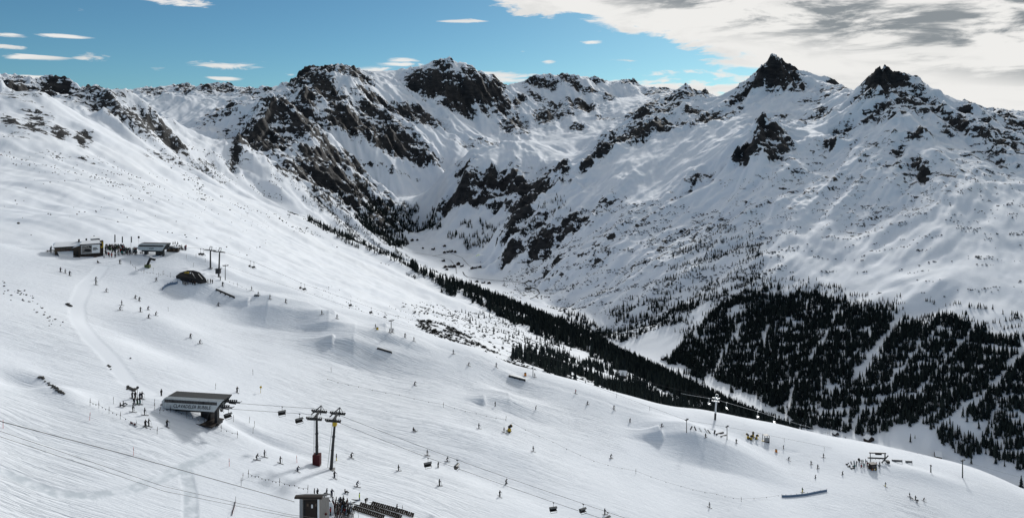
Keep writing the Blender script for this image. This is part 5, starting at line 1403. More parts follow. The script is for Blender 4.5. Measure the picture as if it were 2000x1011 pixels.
# lower lift base: gantry, stall, banners
g = at(1722, 903); k = g[1] / F
e = empty('lift_gantry', g, 0.0, label='dark steel gantry of the lower lift base with two long beams', cat='lift station')
f = lambda u, v, y=0.0: ((u - 1722) * k, y, (903 - v) * k)
MB().bar(f(1695, 893), f(1729, 894.5), .45, .5).build('lower_beam', M['steel'], e); MB().bar(f(1702, 887, 2), f(1735, 888, 2), .4, .45).build('upper_beam', M['steel'], e)
MB().bar(f(1735, 888.5), f(1722, 903), .35).build('strut', M['steel'], e); MB().bar(f(1733, 889, 2), f(1733, 904, 2), .4).build('leg', M['steel'], e); MB().bar(f(1704, 888, 2), f(1704, 904, 2), .25).build('leg', M['steel'], e)
MB().bar(f(1700, 893), f(1700, 906), .25).build('leg', M['steel'], e)
MB().bar(f(1714, 889.6, 2), f(1726, 890, 2), .6, .5).build('drive_housing', M['black'], e); MB().box(*[((u - 1722) * k) for u in (1732, 1737)], -.6, .8, (903 - 903.5) * k, (903 - 898.5) * k).build('switch_box', M['black'], e)
MB().bar(f(1712, 905), f(1723, 904), .5, .3).bar(f(1716, 907), f(1728, 905.5), .4, .25).build('ramp_board', M['grey'], e)
for i in range(4): MB().bar(f(1703 + i * 7, 894 + .05 * i), f(1703 + i * 7, 897), .12).build('tow_bar', M['black'], e)
g = at(1704, 916)
e = empty('ticket_stall', g, .2, label='small dark wooden stall in front of the gantry, hung with coloured gear', cat='stall')
MB().box(-1.2, 1.2, -.9, .9, -.4, 2.4).build('wall', M['darkwood'], e); MB().box(-1.5, 1.5, -1.2, 1.1, 2.42, 2.7).build('roof', M['black'], e)
MB().box(-.9, .9, -.98, -.905, 1.1, 2.0).build('hatch', M['glass'], e); MB().box(-1.1, 1.1, -1.35, -.92, .85, 1.0).build('counter', M['wood'], e)
for i, m_ in enumerate(('orange', 'red', 'white', 'yellow')): MB().box(-1 + .5 * i, -.65 + .5 * i, -1.05, -.925, .1, .75).build('hanging_gear', M[m_], e)
for (u, v, w_, lab) in [(1752, 902, 19, 'longer dark banner panel right of the gantry'), (1775, 904, 12, 'shorter dark banner panel right of the longer one')]:
    g = at(u, v); kk = g[1] / F; e = empty('banner_panel', g, -.12, label=lab, cat='banner', group='banners by the lower lift base')
    MB().box(-w_ * kk / 2, w_ * kk / 2, -.05, .05, .2, 1.15).build('panel', M['black'], e)
    for s in (-1, 1): MB().box(s * w_ * kk / 2 - .06, s * w_ * kk / 2 + .06, -.1, .1, -.4, 1.3).build('post', M['steel'], e)
    MB().box(-w_ * kk / 2 + .15, w_ * kk / 2 - .15, -.075, -.052, .5, .8).build('printed_band', M['grey'], e)

# hut at the lower edge
g = at(607, 1040); Y = ground(612, 1008)[1] - 6; k = Y / F
zb = W3(600, 1030, Y)[2]
e = empty('lift_hut', (W3(600, 1000, Y)[0], Y, zb), 0.0, label='dark wooden hut with an overhanging flat roof at the bottom of the view', cat='hut')
f = lambda u, v, y=0.0: ((u - 600) * k, y, W3(600, v, Y)[2] - zb)
fz = lambda v: f(600, v)[2]; fx = lambda u: f(u, 0)[0]
D = 2.6
MB().box(fx(585), fx(591), -.05, .3, fz(1034), fz(971.6)).build('side_post', M['grey'], e)
MB().box(fx(591.1), fx(620), .3, .5, fz(1034), fz(975)).build('back_wall', M['black'], e)
MB().box(fx(591.1), fx(620), -.04, .25, fz(975), fz(971.7)).build('fascia', M['wood'], e)
MB().box(fx(620.1), fx(623), -.05, .4, fz(1034), fz(971.6)).build('side_post', M['white'], e)
MB().quad((fx(623), .3, fz(1034)), (fx(637), D, fz(1034)), (fx(637), D, fz(981)), (fx(623), .3, fz(972))).build('side_wall', M['plaster'], e)
rf = MB().prism([(fx(577), fz(970)), (fx(577), fz(966.5)), (fx(630), fz(966.5)), (fx(630), fz(971)),], -.8, .2).build('roof_front', M['darkwood'], e)
MB().quad((fx(577), .2, fz(966.4)), (fx(629), .2, fz(966.4)), (fx(641), D + 1, fz(979)), (fx(586), D + 1, fz(979))).quad((fx(577), .2, fz(968.5)), (fx(586), D + 1, fz(981)), (fx(641), D + 1, fz(978)), (fx(629), .2, fz(968.5))).quad((fx(629), .2, fz(966.4)), (fx(629), .2, fz(970)), (fx(641), D + 1, fz(979)), (fx(641), D + 1, fz(979))).build('roof', M['roofdark'], e)
dr = MB().box(fx(596), fx(618), .2, .28, fz(1034), fz(978.5)).build('door', M['darkwood'], e)
MB().box(fx(607.6), fx(610.6), .1, .19, fz(992), fz(985)).build('notice', M['white'], dr)
for u in (600.5, 616.5): MB().box(fx(u - 1.8), fx(u + 1.8), .1, .19, fz(988.5), fz(983)).build('round_plaque', M['wood'], dr)
MB().tube([(fx(634), 1.0, fz(1008)), (fx(634), 1.3, fz(1008))], .28, 10).build('red_disc', M['red'], e)

# white arched board with two figures, beside the hut
g = at(643, 1004)
e = empty('snow_wall', (g[0], g[1], g[2] - .3), 0.1, label='rounded white snow board standing between the hut and the ski racks', cat='board')
o = [(-.95 + .0, 0), (.95, 0), (1.05, .8), (.95, 2.3), (.6, 3.1), (-.6, 3.2), (-1.0, 2.9), (-1.05, 1.0)]
MB().prism(o, 0, .25).build('board', M['snow'], e)

# ski racks full of skis
def ski_rack(u, v, n, rz, label):
    e = empty('ski_rack', at(u, v), rz, label=label, cat='ski rack', group='ski racks beside the hut')
    L_ = n * .28
    for x in (0, L_): MB().bar((x, -.3, -.3), (x, 0, 1.1), .08).bar((x, .3, -.3), (x, 0, 1.1), .08).build('trestle', M['darkwood'], e)
    MB().bar((0, 0, 1.1), (L_, 0, 1.1), .1).build('rail', M['wood'], e)
    for i in range(n):
        x = i * .28 + .1; a = rng.uniform(-.18, .18); h = rng.uniform(1.5, 1.9)
        MB().bar((x, -.55, -.2), (x + a, .15, h), .16, .06).build('ski', M[('black', 'black', 'steel', 'banner', 'red', 'darkwood')[int(rng.integers(6))]], e)
RK_ = [(640, 990, 9, -.35), (655, 984, 9, -.3), (650, 998, 10, -.4), (664, 1000, 10, -.35), (668, 990, 9, -.4), (672, 1008, 9, -.4), (655, 1010, 10, -.4), (680, 999, 6, -.4)]
RL = ['ski rack nearest the right corner of the hut', 'ski rack at the top of the group, behind the corner rack', 'ski rack behind the rounded white board', 'full ski rack in the middle of the group', 'upper right ski rack of the group', 'lowest ski rack of the group, near the pole', 'ski rack low down beside the white board', 'short ski rack closest to the rows of deck chairs']
for (u, v, n, rz), lab in zip(RK_, RL): ski_rack(u, v, n, rz, lab)

# rows of deck chairs
def deck_chair():
    e = empty('deck_chair', (0, 0, 0))
    for y in (-.3, .3):
        MB().bar((-.55, y, 0), (.45, y, .95), .06).build('frame', M['wood'], e); MB().bar((.4, y, 0), (-.35, y, .55), .05).build('leg', M['wood'], e)
    MB().quad((-.5, -.28, .22), (-.5, .28, .22), (.0, .28, .33), (.0, -.28, .33)).quad((.0, -.28, .33), (.0, .28, .33), (.5, .28, 1.0), (.5, -.28, 1.0)).build('canvas', M['darkwood'], e)
    return e
DC = deck_chair(); first = True
for r_, (a, b, n) in enumerate([((691, 994), (748, 1013), 17), ((704, 988), (782, 1013), 22), ((727, 986), (806, 1009), 21)]):
    A_, B_ = Vector(at(*a)), Vector(at(*b))
    for i in range(n):
        o = DC if first else copy_tree(DC); first = False
        p = A_.lerp(B_, i / (n - 1)); o.location = (p.x, p.y, zat(p.x, p.y)); o.rotation_euler = (0, 0, math.radians(62 + rng.uniform(-8, 8))); o.scale = (.85,) * 3
        tag(o, ['brown deck chair in the nearest of the three rows below the hut', 'brown deck chair in the middle of the three rows', 'brown deck chair in the farthest of the three rows'][r_], 'deck chair', ['nearest row of deck chairs', 'middle row of deck chairs', 'farthest row of deck chairs'][r_])

# boards and sledges lying about near the chairs
for i, (u, v, rz, m_) in enumerate([(683, 984, .4, 'black'), (688, 981, .9, 'steel'), (694, 985, -.1, 'black'), (695, 976, .5, 'banner'), (691, 975, .1, 'black'), (728, 981, .3, 'steel'), (789, 996, -.3, 'steel')]):
    o = MB(); o.tube([(-.8, 0, .14), (-.6, 0, .05), (.6, 0, .05), (.8, 0, .14)], [.1, .16, .16, .1], 6); o = o.build('snowboard', M[m_], None, True); o.location = at(u, v); o.rotation_euler = (.2, .15, rz); o.scale = (1.1, 1.1, .6)
    tag(o, ['black board lying nearest the ski racks', 'grey board lying crosswise by the racks', 'black board lying flat left of the deck chairs', 'blue board beside the person in lime', 'black board behind the blue one', 'grey board by the bending person', 'grey board at the end of the deck chairs'][i], 'snowboard', 'boards lying on the snow')

# flag poles
for i, (u, v, vt) in enumerate([(161, 478, 459), (203, 481, 457), (218, 481, 461), (236, 480, 461)]):
    g = ground(u, 490); kk = g[1] / F; g = (g[0], g[1] + 9, W3(u, v, g[1] + 9)[2]); H = (v - vt) * kk
    e = empty('flag_pole', g, 0.0, label=['flag pole rising behind the restaurant roof', 'flag pole at the right end of the restaurant', 'flag pole, left one over the terrace crowd', 'flag pole, right one over the terrace crowd'][i], cat='flag pole', group='flag poles')
    MB().tube([(0, 0, -4), (0, 0, H)], .07, 6).build('pole', M['grey'], e); MB().box(.08, .5, -.02, .02, H * .35, H * .97).build('flag', M['steel'], e)
g = ground(241, 490); e = empty('sign_post', (g[0], g[1] + 14, W3(241, 470, g[1] + 14)[2]), 0.0, label='small dark square sign on a thin post above the terrace crowd', cat='sign')
MB().tube([(0, 0, -5), (0, 0, 1.2)], .05, 6).build('post', M['grey'], e); MB().box(-.45, .45, -.05, .05, 1.2, 2.2).build('sign_board', M['black'], e)

# terrace furniture: tables and folded parasols
for i, (u, v) in enumerate([(96, 492), (103, 491), (110, 492), (335, 484), (343, 486), (352, 487), (360, 488), (216, 487), (228, 486)]):
    e = empty('terrace_table', at(u, v), rng.uniform(-.3, .3), label=['dark table leftmost on the snow by the low wing', 'dark table second from the left by the low wing', 'dark table closest to the low wing', 'dark table right behind the smaller station', 'dark table second from the smaller station', 'dark table third from the smaller station', 'dark table farthest right on the terrace edge', 'dark table amid the left part of the terrace crowd', 'dark table amid the right part of the terrace crowd'][i], cat='table', group='terrace tables')
    MB().box(-1.1, 1.1, -.4, .4, .7, .8).build('table_top', M['darkwood'], e)
    for s in (-.8, .8): MB().box(s - .06, s + .06, -.3, .3, -.3, .69).build('leg', M['black'], e)
    for y in (-.75, .75): MB().box(-1.1, 1.1, y - .15, y + .15, .38, .46).build('bench', M['darkwood'], e)
for i, (u, v) in enumerate([(100, 491), (107, 490), (338, 482), (342, 481), (347, 482)]):
    e = empty('folded_parasol', at(u, v), 0.0, label=['folded dark parasol leftmost by the low wing', 'folded dark parasol nearest the low wing', 'folded parasol closest to the smaller station', 'folded parasol in the middle behind the station', 'folded parasol farthest right behind the station'][i], cat='parasol', group='folded parasols')
    MB().tube([(0, 0, -.3), (0, 0, 2.6)], .05, 6).build('pole', M['grey'], e); MB().tube([(0, 0, 1.1), (0, 0, 1.6), (0, 0, 2.7)], [.12, .3, .06], 8).build('canopy', M['black'], e)
e = empty('terrace_bar', at(338, 491), .05, label='low dark snow covered bar behind the smaller station', cat='bar')
MB().box(-2.6, 2.6, -1, 1, -.3, 1.9).build('wall', M['darkwood'], e); MB().box(-2.9, 2.9, -1.3, 1.3, 1.92, 2.2).build('roof', M['snow'], e)
for s in (-1.4, .9): MB().box(s - .5, s + .5, -1.06, -1.003, .6, 1.4).build('window', M['wood'], e)

# rocks that stick out of the snow
def rock(u, v, s, seed, label, grp):
    o = link(bpy.data.objects.new('rock', lump_mesh('rock', seed, M_stone, flat=.62))); o.location = at(u, v, -.12 * s); o.scale = (s * 1.15, s, s); o.rotation_euler = (0, 0, seed * 1.7)
    tag(o, label, 'rock', grp)
for i, (u, v, s) in enumerate([(77, 737, 1.1), (82, 737, 1.0), (85, 739, .9), (88, 745, .7), (95, 748, .8), (97, 752, .9), (102, 753, .8), (105, 755, 1.1), (109, 758, 1.0), (112, 762, 1.2), (117, 765, 1.1), (121, 767, .9), (125, 769, .7), (101, 757, .6)]):
    rock(u, v, s, i, 'dark rock in the stony band along the rim of the wind scoop', 'rocks along the wind scoop')
for i, (u, v, s) in enumerate([(249, 755, .9), (252, 758, 1.3), (256, 760, 1.4), (260, 763, 1.2), (263, 760, 1.0), (248, 760, .7)]):
    rock(u, v, s, i + 20, 'dark rock in the small heap above the waiting group', 'rock heap beside the waiting group')
for i, (u, v, s) in enumerate([(132, 595, 1.3), (135, 597, 1.6), (138, 598, 1.1), (211, 714, .8), (214, 716, .9), (216, 721, .5)]):
    rock(u, v, s, i + 30, 'dark rock beside the groomed track on the left slope', 'rocks beside the groomed track')
for i in range(46):
    t = rng.random(); u = 2 + 118 * t + rng.normal(0, 7); v = 558 + 62 * t + rng.normal(0, 7) + (12 if t > .8 else 0)
    rock(max(u, 1), v, rng.uniform(.25, .85), i + 40, 'small stone in the loose stripe of stones on the upper left slope', 'stripe of small stones')

# marker poles and rope fences
POLES = [(301, 792, 'd'), (302, 800, 'd'), (312, 807, 'd'), (333, 804, 'd'), (365, 816, 'd'), (399, 829, 'd'), (432, 842, 'd'), (464, 855, 'd'), (494, 846, 'd'), (497, 834, 'd'), (487, 826, 'd'), (456, 823, 'd'), (307, 847, 'd'), (266, 834, 'w'), (235, 818, 'd'), (213, 808, 'd'), (193, 797, 'd'), (176, 792, 'd'), (222, 788, 'd'),
         (485, 932, 'd'), (474, 938, 'd'), (471, 948, 'd'), (546, 948, 'd'), (601, 962, 'd'), (6, 835, 'p'), (175, 820, 'p'), (261, 888, 'p'), (448, 910, 'p'), (580, 903, 'p'), (509, 767, 'y'), (494, 732, 'd'), (421, 760, 'd'),
         (283, 522, 'd'), (299, 531, 'd'), (255, 517, 'd'), (265, 528, 'd'), (281, 534, 'd'), (320, 536, 'd'), (333, 540, 'd'), (310, 540, 'd'), (318, 537, 'd'), (378, 521, 'd'), (364, 505, 'd'), (383, 503, 'd'), (401, 512, 'd'), (464, 560, 'd'),
         (647, 726, 'd'), (866, 795, 'd'), (988, 821, 'd'), (1242, 925, 'd'), (1204, 776, 'd'), (1269, 801, 'd'), (1448, 979, 'd'), (1532, 863, 'd'), (1610, 880, 'd'), (700, 1010, 'd'), (786, 1000, 'd'), (329, 608, 'w'), (268, 775, 's'), (1724, 905, 'w')]
PM = {'d': 'steel', 'p': 'pinkpole', 'y': 'yellow', 'w': 'pale', 's': 'steel'}
PROTO = {}
ZN = lambda u, v: ('around the lettered station' if 290 < u < 500 and 785 < v < 860 else 'along the rope left of the waiting group' if u < 300 and v > 780 else 'near the hut at the bottom' if v > 900 and u < 800 else 'on the rope fence below the upper station' if v < 580 else 'out on the open snow park')
for (u, v, c) in POLES:
    if c not in PROTO:
        e = empty('marker_pole', (0, 0, 0)); MB().tube([(0, 0, -.4), (0, 0, 1.9 if c != 's' else 2.6)], .045 if c == 'd' else .055, 6).build('rod', M[PM[c]], e)
        MB().tube([(0, 0, 1.2), (0, 0, 1.45)], .075, 6).build('band', M['black' if c != 'd' else 'red'], e)
        if c in 'ys': MB().tube([(0, -.06, 1.95 if c == 'y' else 2.7), (0, .06, 1.95 if c == 'y' else 2.7)], .38, 10).build('round_sign', M['yellow' if c == 'y' else 'steel'], e)
        PROTO[c] = e; o = e
    else: o = copy_tree(PROTO[c])
    o.location = at(u, v); o.rotation_euler = (rng.uniform(-.08, .08), rng.uniform(-.08, .08), 0)
    nm = {'d': 'thin dark marker pole', 'p': 'thin pink marker pole', 'y': 'marker pole with a yellow round sign', 'w': 'thin pale marker pole', 's': 'post with a dark round sign'}[c]
    tag(o, nm + ' ' + ZN(u, v), 'marker pole', nm + 's ' + ZN(u, v))
def rope(pts, label):
    P_ = []
    for a, b in zip(pts[:-1], pts[1:]):
        A_, B_ = Vector(at(*a, 1.1)), Vector(at(*b, 1.1))
        for i in range(6):
            t = i / 6; p = A_.lerp(B_, t); p.z -= 1.2 * t * (1 - t); P_.append(p)
    P_.append(Vector(at(*pts[-1], 1.1)))
    m_ = MB().tube(P_, .022, 4)
    e = empty('rope_fence', (0, 0, 0), 0, label=label, cat='rope fence', group='rope fences')
    m_.build('rope', M['steel'], e)
    fl = MB()
    for p in P_[::2]: fl.box(p.x - .09, p.x + .09, p.y - .02, p.y + .02, p.z - .28, p.z)
    tag(fl.build('flags', M['black'], e), kind='stuff')
rope([(176, 792), (193, 797), (213, 808), (235, 818), (266, 834), (307, 847)], 'sagging rope with small flags left of the lettered station')
rope([(312, 807), (333, 804), (365, 816), (399, 829), (432, 842), (464, 855)], 'rope with small flags along the front of the lettered station')
rope([(255, 517), (265, 528), (281, 534), (299, 538), (320, 540), (340, 545)], 'rope fence curving below the upper station towards the airbag')
rope([(440, 550), (464, 560), (490, 571)], 'short rope fence right of the thin lift pole')
rope([(485, 932), (505, 938), (525, 944), (546, 948), (575, 955), (601, 962)], 'rope fence with flags behind the hut at the bottom')
rope([(640, 745), (700, 760), (780, 776), (866, 795), (930, 812), (988, 824)], 'long rope line along the edge of the snow park')
rope([(1000, 830), (1080, 868), (1160, 905), (1242, 925), (1330, 955), (1400, 970), (1448, 979), (1520, 972)], 'long rope line below the lowest big jump')
# fallen red and white net near the waiting group, and a red net pole at the bottom
e = empty('fallen_net', at(262, 830), 0.0, label='crumpled red and white net lying by the rope', cat='net'); g0 = Vector(at(262, 830)); pp = [Vector(at(*p)) - g0 for p in ((255, 826), (259, 829), (262, 829), (265, 832), (269, 834))]
for i, (a, b) in enumerate(zip(pp[:-1], pp[1:])): MB().bar(a + Vector((0, 0, .2)), b + Vector((0, 0, .35)), .25, .3).build('net_piece', M['red' if i % 2 == 0 else 'white'], e)
g0 = Vector(at(453, 1006)); e = empty('red_net', g0, 0.0, label='narrow red net strung on leaning poles at the bottom of the view', cat='net')
pp = [Vector(at(*p)) - g0 for p in ((453, 1006), (455, 998), (458, 989), (460, 979))]
for a, b in zip(pp[:-1], pp[1:]): MB().quad(a, b, b + Vector((0, 0, .35)), a + Vector((0, 0, .35))).quad(a + Vector((.05, 0, 0)), a + Vector((.05, 0, .35)), b + Vector((.05, 0, .35)), b + Vector((.05, 0, 0))).build('net_strip', M['red'], e)
for a in pp: MB().bar(a, a + Vector((.05, 0, 1.2)), .06).build('pole', M['black'], e)
print('things', time.time() - T0)
# ------------------------------------------------------------------ people
def body_mesh(name, J, E, R):
    """one continuous skinned figure: J joints, E bones, R radii"""
    me = bpy.data.meshes.new(name); keys = list(J); idx = {k: i for i, k in enumerate(keys)}
    me.from_pydata([J[k] for k in keys], [(idx[a], idx[b]) for a, b in E], [])
    o = bpy.data.objects.new(name, me); COL.objects.link(o)
    md = o.modifiers.new('skin', 'SKIN'); md.use_smooth_shade = True
    for k in keys:
        r = R[k]; sv = me.skin_vertices[0].data[idx[k]]; sv.radius = r if isinstance(r, tuple) else (r, r); sv.use_root = (k == 'pelvis')
    o.modifiers.new('sub', 'SUBSURF').levels = 1
    bpy.context.view_layer.update()
    out = bpy.data.meshes.new_from_object(o.evaluated_get(bpy.context.evaluated_depsgraph_get()))
    bpy.data.objects.remove(o)
    for m_ in (M['black'], M['black'], M['skin'], M['black']): out.materials.append(m_)
    hd = Vector(J['head']); pel = Vector(J['pelvis'])
    legs = [Vector(J[k]) for k in ('kneeL', 'kneeR', 'footL', 'footR', 'toeL', 'toeR')]
    arms = [Vector(J[k]) for k in ('elbL', 'elbR', 'handL', 'handR', 'chest', 'shL', 'shR')]
    for p in out.polygons:
        c = p.center
        if (c - hd).length < .17: s = 2 if c.x > hd.x + .05 else 3
        elif min((c - a).length for a in (Vector(J['handL']), Vector(J['handR']))) < .09: s = 3
        elif min((c - a).length for a in legs) < min((c - a).length for a in arms) + .02 or (c - pel).length < .12: s = 1
        else: s = 0
        p.material_index = s; p.use_smooth = True
    out.name = name
    return out
EDGES = [('pelvis', 'waist'), ('waist', 'chest'), ('chest', 'neck'), ('neck', 'head'), ('head', 'crown'), ('chest', 'shL'), ('chest', 'shR'), ('shL', 'elbL'), ('elbL', 'handL'), ('shR', 'elbR'), ('elbR', 'handR'),
         ('pelvis', 'hipL'), ('pelvis', 'hipR'), ('hipL', 'kneeL'), ('kneeL', 'footL'), ('footL', 'toeL'), ('hipR', 'kneeR'), ('kneeR', 'footR'), ('footR', 'toeR')]
RAD = dict(pelvis=(.15, .13), waist=(.16, .13), chest=(.18, .14), neck=.065, head=(.105, .12), crown=.07, shL=.085, shR=.085, elbL=.06, elbR=.06, handL=.05, handR=.05, hipL=.11, hipR=.11, kneeL=.085, kneeR=.085, footL=.07, footR=.07, toeL=.05, toeR=.05)
def pose(pel, lean, hands, feet, knees, head=(0, 0), elb=None):
    px_, py_, pz_ = pel; c, s = math.cos(lean), math.sin(lean)
    up = lambda d, y=0.0: (px_ + d * s, py_ + y, pz_ + d * c)
    J = dict(pelvis=pel, waist=up(.2), chest=up(.42), neck=up(.56), shL=up(.46, .2), shR=up(.46, -.2))
    n = J['neck']; J['head'] = (n[0] + .03 + head[0], n[1], n[2] + .13 + head[1]); J['crown'] = (J['head'][0], J['head'][1], J['head'][2] + .12)
    for k, sg in (('L', 1), ('R', -1)):
        h_ = hands[0 if sg > 0 else 1]; sh_ = J['sh' + k]; J['hand' + k] = h_
        mid = [(a + b) / 2 for a, b in zip(sh_, h_)]; J['elb' + k] = (mid[0] - .06, mid[1] + sg * .07, mid[2] - .03)
        f_ = feet[0 if sg > 0 else 1]; J['foot' + k] = f_; J['toe' + k] = (f_[0] + .2, f_[1], f_[2] - .03); J['knee' + k] = knees[0 if sg > 0 else 1]; J['hip' + k] = (pel[0], pel[1] + sg * .1, pel[2] - .06)
    return J
RAD = {k: (tuple(q * 1.22 for q in r) if isinstance(r, tuple) else r * (1.0 if k in ('head', 'crown', 'neck') else 1.25)) for k, r in RAD.items()}
POSES = {
 'W': pose((0, 0, .95), .03, [(.08, .3, .85), (.08, -.3, .85)], [(0, .13, .1), (0, -.13, .1)], [(.04, .13, .52), (.04, -.13, .52)]),
 'S': pose((0, 0, .93), .10, [(.34, .34, 1.0), (.34, -.34, 1.0)], [(0, .13, .1), (0, -.13, .1)], [(.09, .13, .52), (.09, -.13, .52)]),
 'G': pose((-.12, 0, .72), .62, [(.52, .36, .92), (.52, -.36, .92)], [(0, .15, .1), (0, -.15, .1)], [(.16, .16, .46), (.16, -.16, .46)], (.06, 0)),
 'B': pose((0, 0, .74), .45, [(.2, .62, 1.05), (.15, -.62, .95)], [(0, .3, .1), (0, -.3, .1)], [(.2, .24, .44), (.2, -.24, .44)]),
 'T': pose((-.1, 0, .22), -.1, [(-.05, .36, .12), (.25, -.28, .3)], [(.62, .16, .1), (.62, -.16, .1)], [(.32, .17, .46), (.32, -.17, .46)]),
 'N': pose((-.15, 0, .86), 1.25, [(.5, .16, .42), (.5, -.16, .42)], [(0, .16, .1), (0, -.16, .1)], [(.06, .16, .5), (.06, -.16, .5)], (.12, -.16)),
 'K': pose((0, 0, .95), .12, [(.3, .28, .95), (-.22, -.28, .9)], [(.28, .1, .1), (-.3, -.1, .16)], [(.22, .1, .54), (-.02, -.1, .5)])}
BODY = {k: body_mesh('person', J, EDGES, RAD) for k, J in POSES.items()}

def ski_mesh():
    v = []; f = []
    prof = [(-.75, .0), (-.7, .0), (.75, .0), (.88, .05), (.95, .12)]
    for x, z in prof:
        for y in (-.055, .055):
            for dz in (0, .025): v.append((x, y, z + dz))
    for i in range(len(prof) - 1):
        a = i * 4; b = a + 4
        f += [(a, b, b + 2, a + 2), (a + 1, a + 3, b + 3, b + 1), (a, a + 1, b + 1, b), (a + 2, b + 2, b + 3, a + 3)]
    f += [(0, 2, 3, 1), (16, 17, 19, 18)]
    return v, f
SKI = mesh_from('ski', *ski_mesh(), M['black'])
v_, f_ = ski_mesh(); BOARD = mesh_from('snowboard', [(x * .9, y * 2.6, z) for x, y, z in v_], f_, M['black'])
POLE = MB().tube([(0, 0, 0), (0, 0, 1.15)], .018, 5).mesh('ski_pole', M['black'])
HELM = {}
def helmet(m_):
    if m_ not in HELM:
        bm = bmesh.new(); bmesh.ops.create_uvsphere(bm, u_segments=10, v_segments=7, radius=.135)
        bmesh.ops.delete(bm, geom=[v for v in bm.verts if v.co.z < -.03 and v.co.x > -.02], context='VERTS')
        me = bpy.data.meshes.new('helmet'); bm.to_mesh(me); bm.free(); me.materials.append(M[m_]); HELM[m_] = me
    return HELM[m_]
CL = {'black': (.012, .012, .014), 'charcoal': (.035, .036, .04), 'navy': (.015, .022, .05), 'brown': (.06, .035, .025), 'red': (.30, .02, .02), 'teal': (.02, .14, .14), 'green': (.03, .09, .04), 'white': (.55, .56, .57), 'grey': (.15, .155, .16), 'lime': (.50, .66, .05), 'yellow': (.60, .48, .05), 'orange': (.5, .14, .03), 'blue': (.03, .07, .25), 'purple': (.07, .03, .09)}
for k_, c_ in CL.items():
    if 'cloth_' + k_ not in M: M['cloth_' + k_] = mat('cloth_' + k_, c_, .85, spec=.15)


def normal_at(x, y):
    d = .8; zx = (zat(x + d, y) - zat(x - d, y)) / (2 * d); zy = (zat(x, y + d) - zat(x, y - d)) / (2 * d)
    return Vector((-zx, -zy, 1)).normalized()


def person(u, v, ps, jk, tr, label, rz=None, gear=None, grp='skiers on the piste', pos=None):
    g = pos or at(u, v)
    if rz is None: rz = math.radians(rng.uniform(-50, 45))
    o = link(bpy.data.objects.new('person', BODY[ps])); o.location = g; o.rotation_euler = (0, 0, rz); k = 1.08 + rng.uniform(-.05, .05); o.scale = (k, k, k)
    for i, m_ in ((0, jk), (1, tr)):
        o.material_slots[i].link = 'OBJECT'; o.material_slots[i].material = M['cloth_' + m_]
    tag(o, label, 'person', grp)
    hl = link(bpy.data.objects.new('helmet', helmet('cloth_' + ('black', 'charcoal', 'black', 'navy', 'grey')[int(rng.integers(5))])), o); hd = POSES[ps]['head']; hl.location = (hd[0] - .01, hd[1], hd[2] + .04)
    gear = gear if gear is not None else {'S': 'ski', 'G': 'ski', 'B': 'board', 'T': 'board', 'W': '', 'N': '', 'K': ''}[ps]
    nl = Matrix.Rotation(-rz, 3, 'Z') @ normal_at(g[0], g[1]); tilt = Vector((0, 0, 1)).rotation_difference(nl).to_euler()
    if gear == 'ski':
        for f_ in POSES[ps]['footL'], POSES[ps]['footR']:
            s = link(bpy.data.objects.new('ski', SKI), o); s.location = (f_[0], f_[1], .05); s.rotation_euler = tilt
        for hk, sg in (('handL', 1), ('handR', -1)):
            h_ = POSES[ps][hk]; p = link(bpy.data.objects.new('ski_pole', POLE), o); p.location = (h_[0] - (.55 if ps == 'G' else -.08), h_[1] + sg * .12, max(.1, h_[2] - .95 if ps == 'S' else .3))
            p.rotation_euler = (0, 1.0 if ps == 'G' else -.08, 0)
    elif gear == 'board':
        s = link(bpy.data.objects.new('snowboard', BOARD), o); s.location = (POSES[ps]['footL'][0] + .05, 0, .05); s.rotation_euler = (tilt.x, tilt.y, math.pi / 2)
    return o
B_, C_, N_ = 'black', 'charcoal', 'navy'
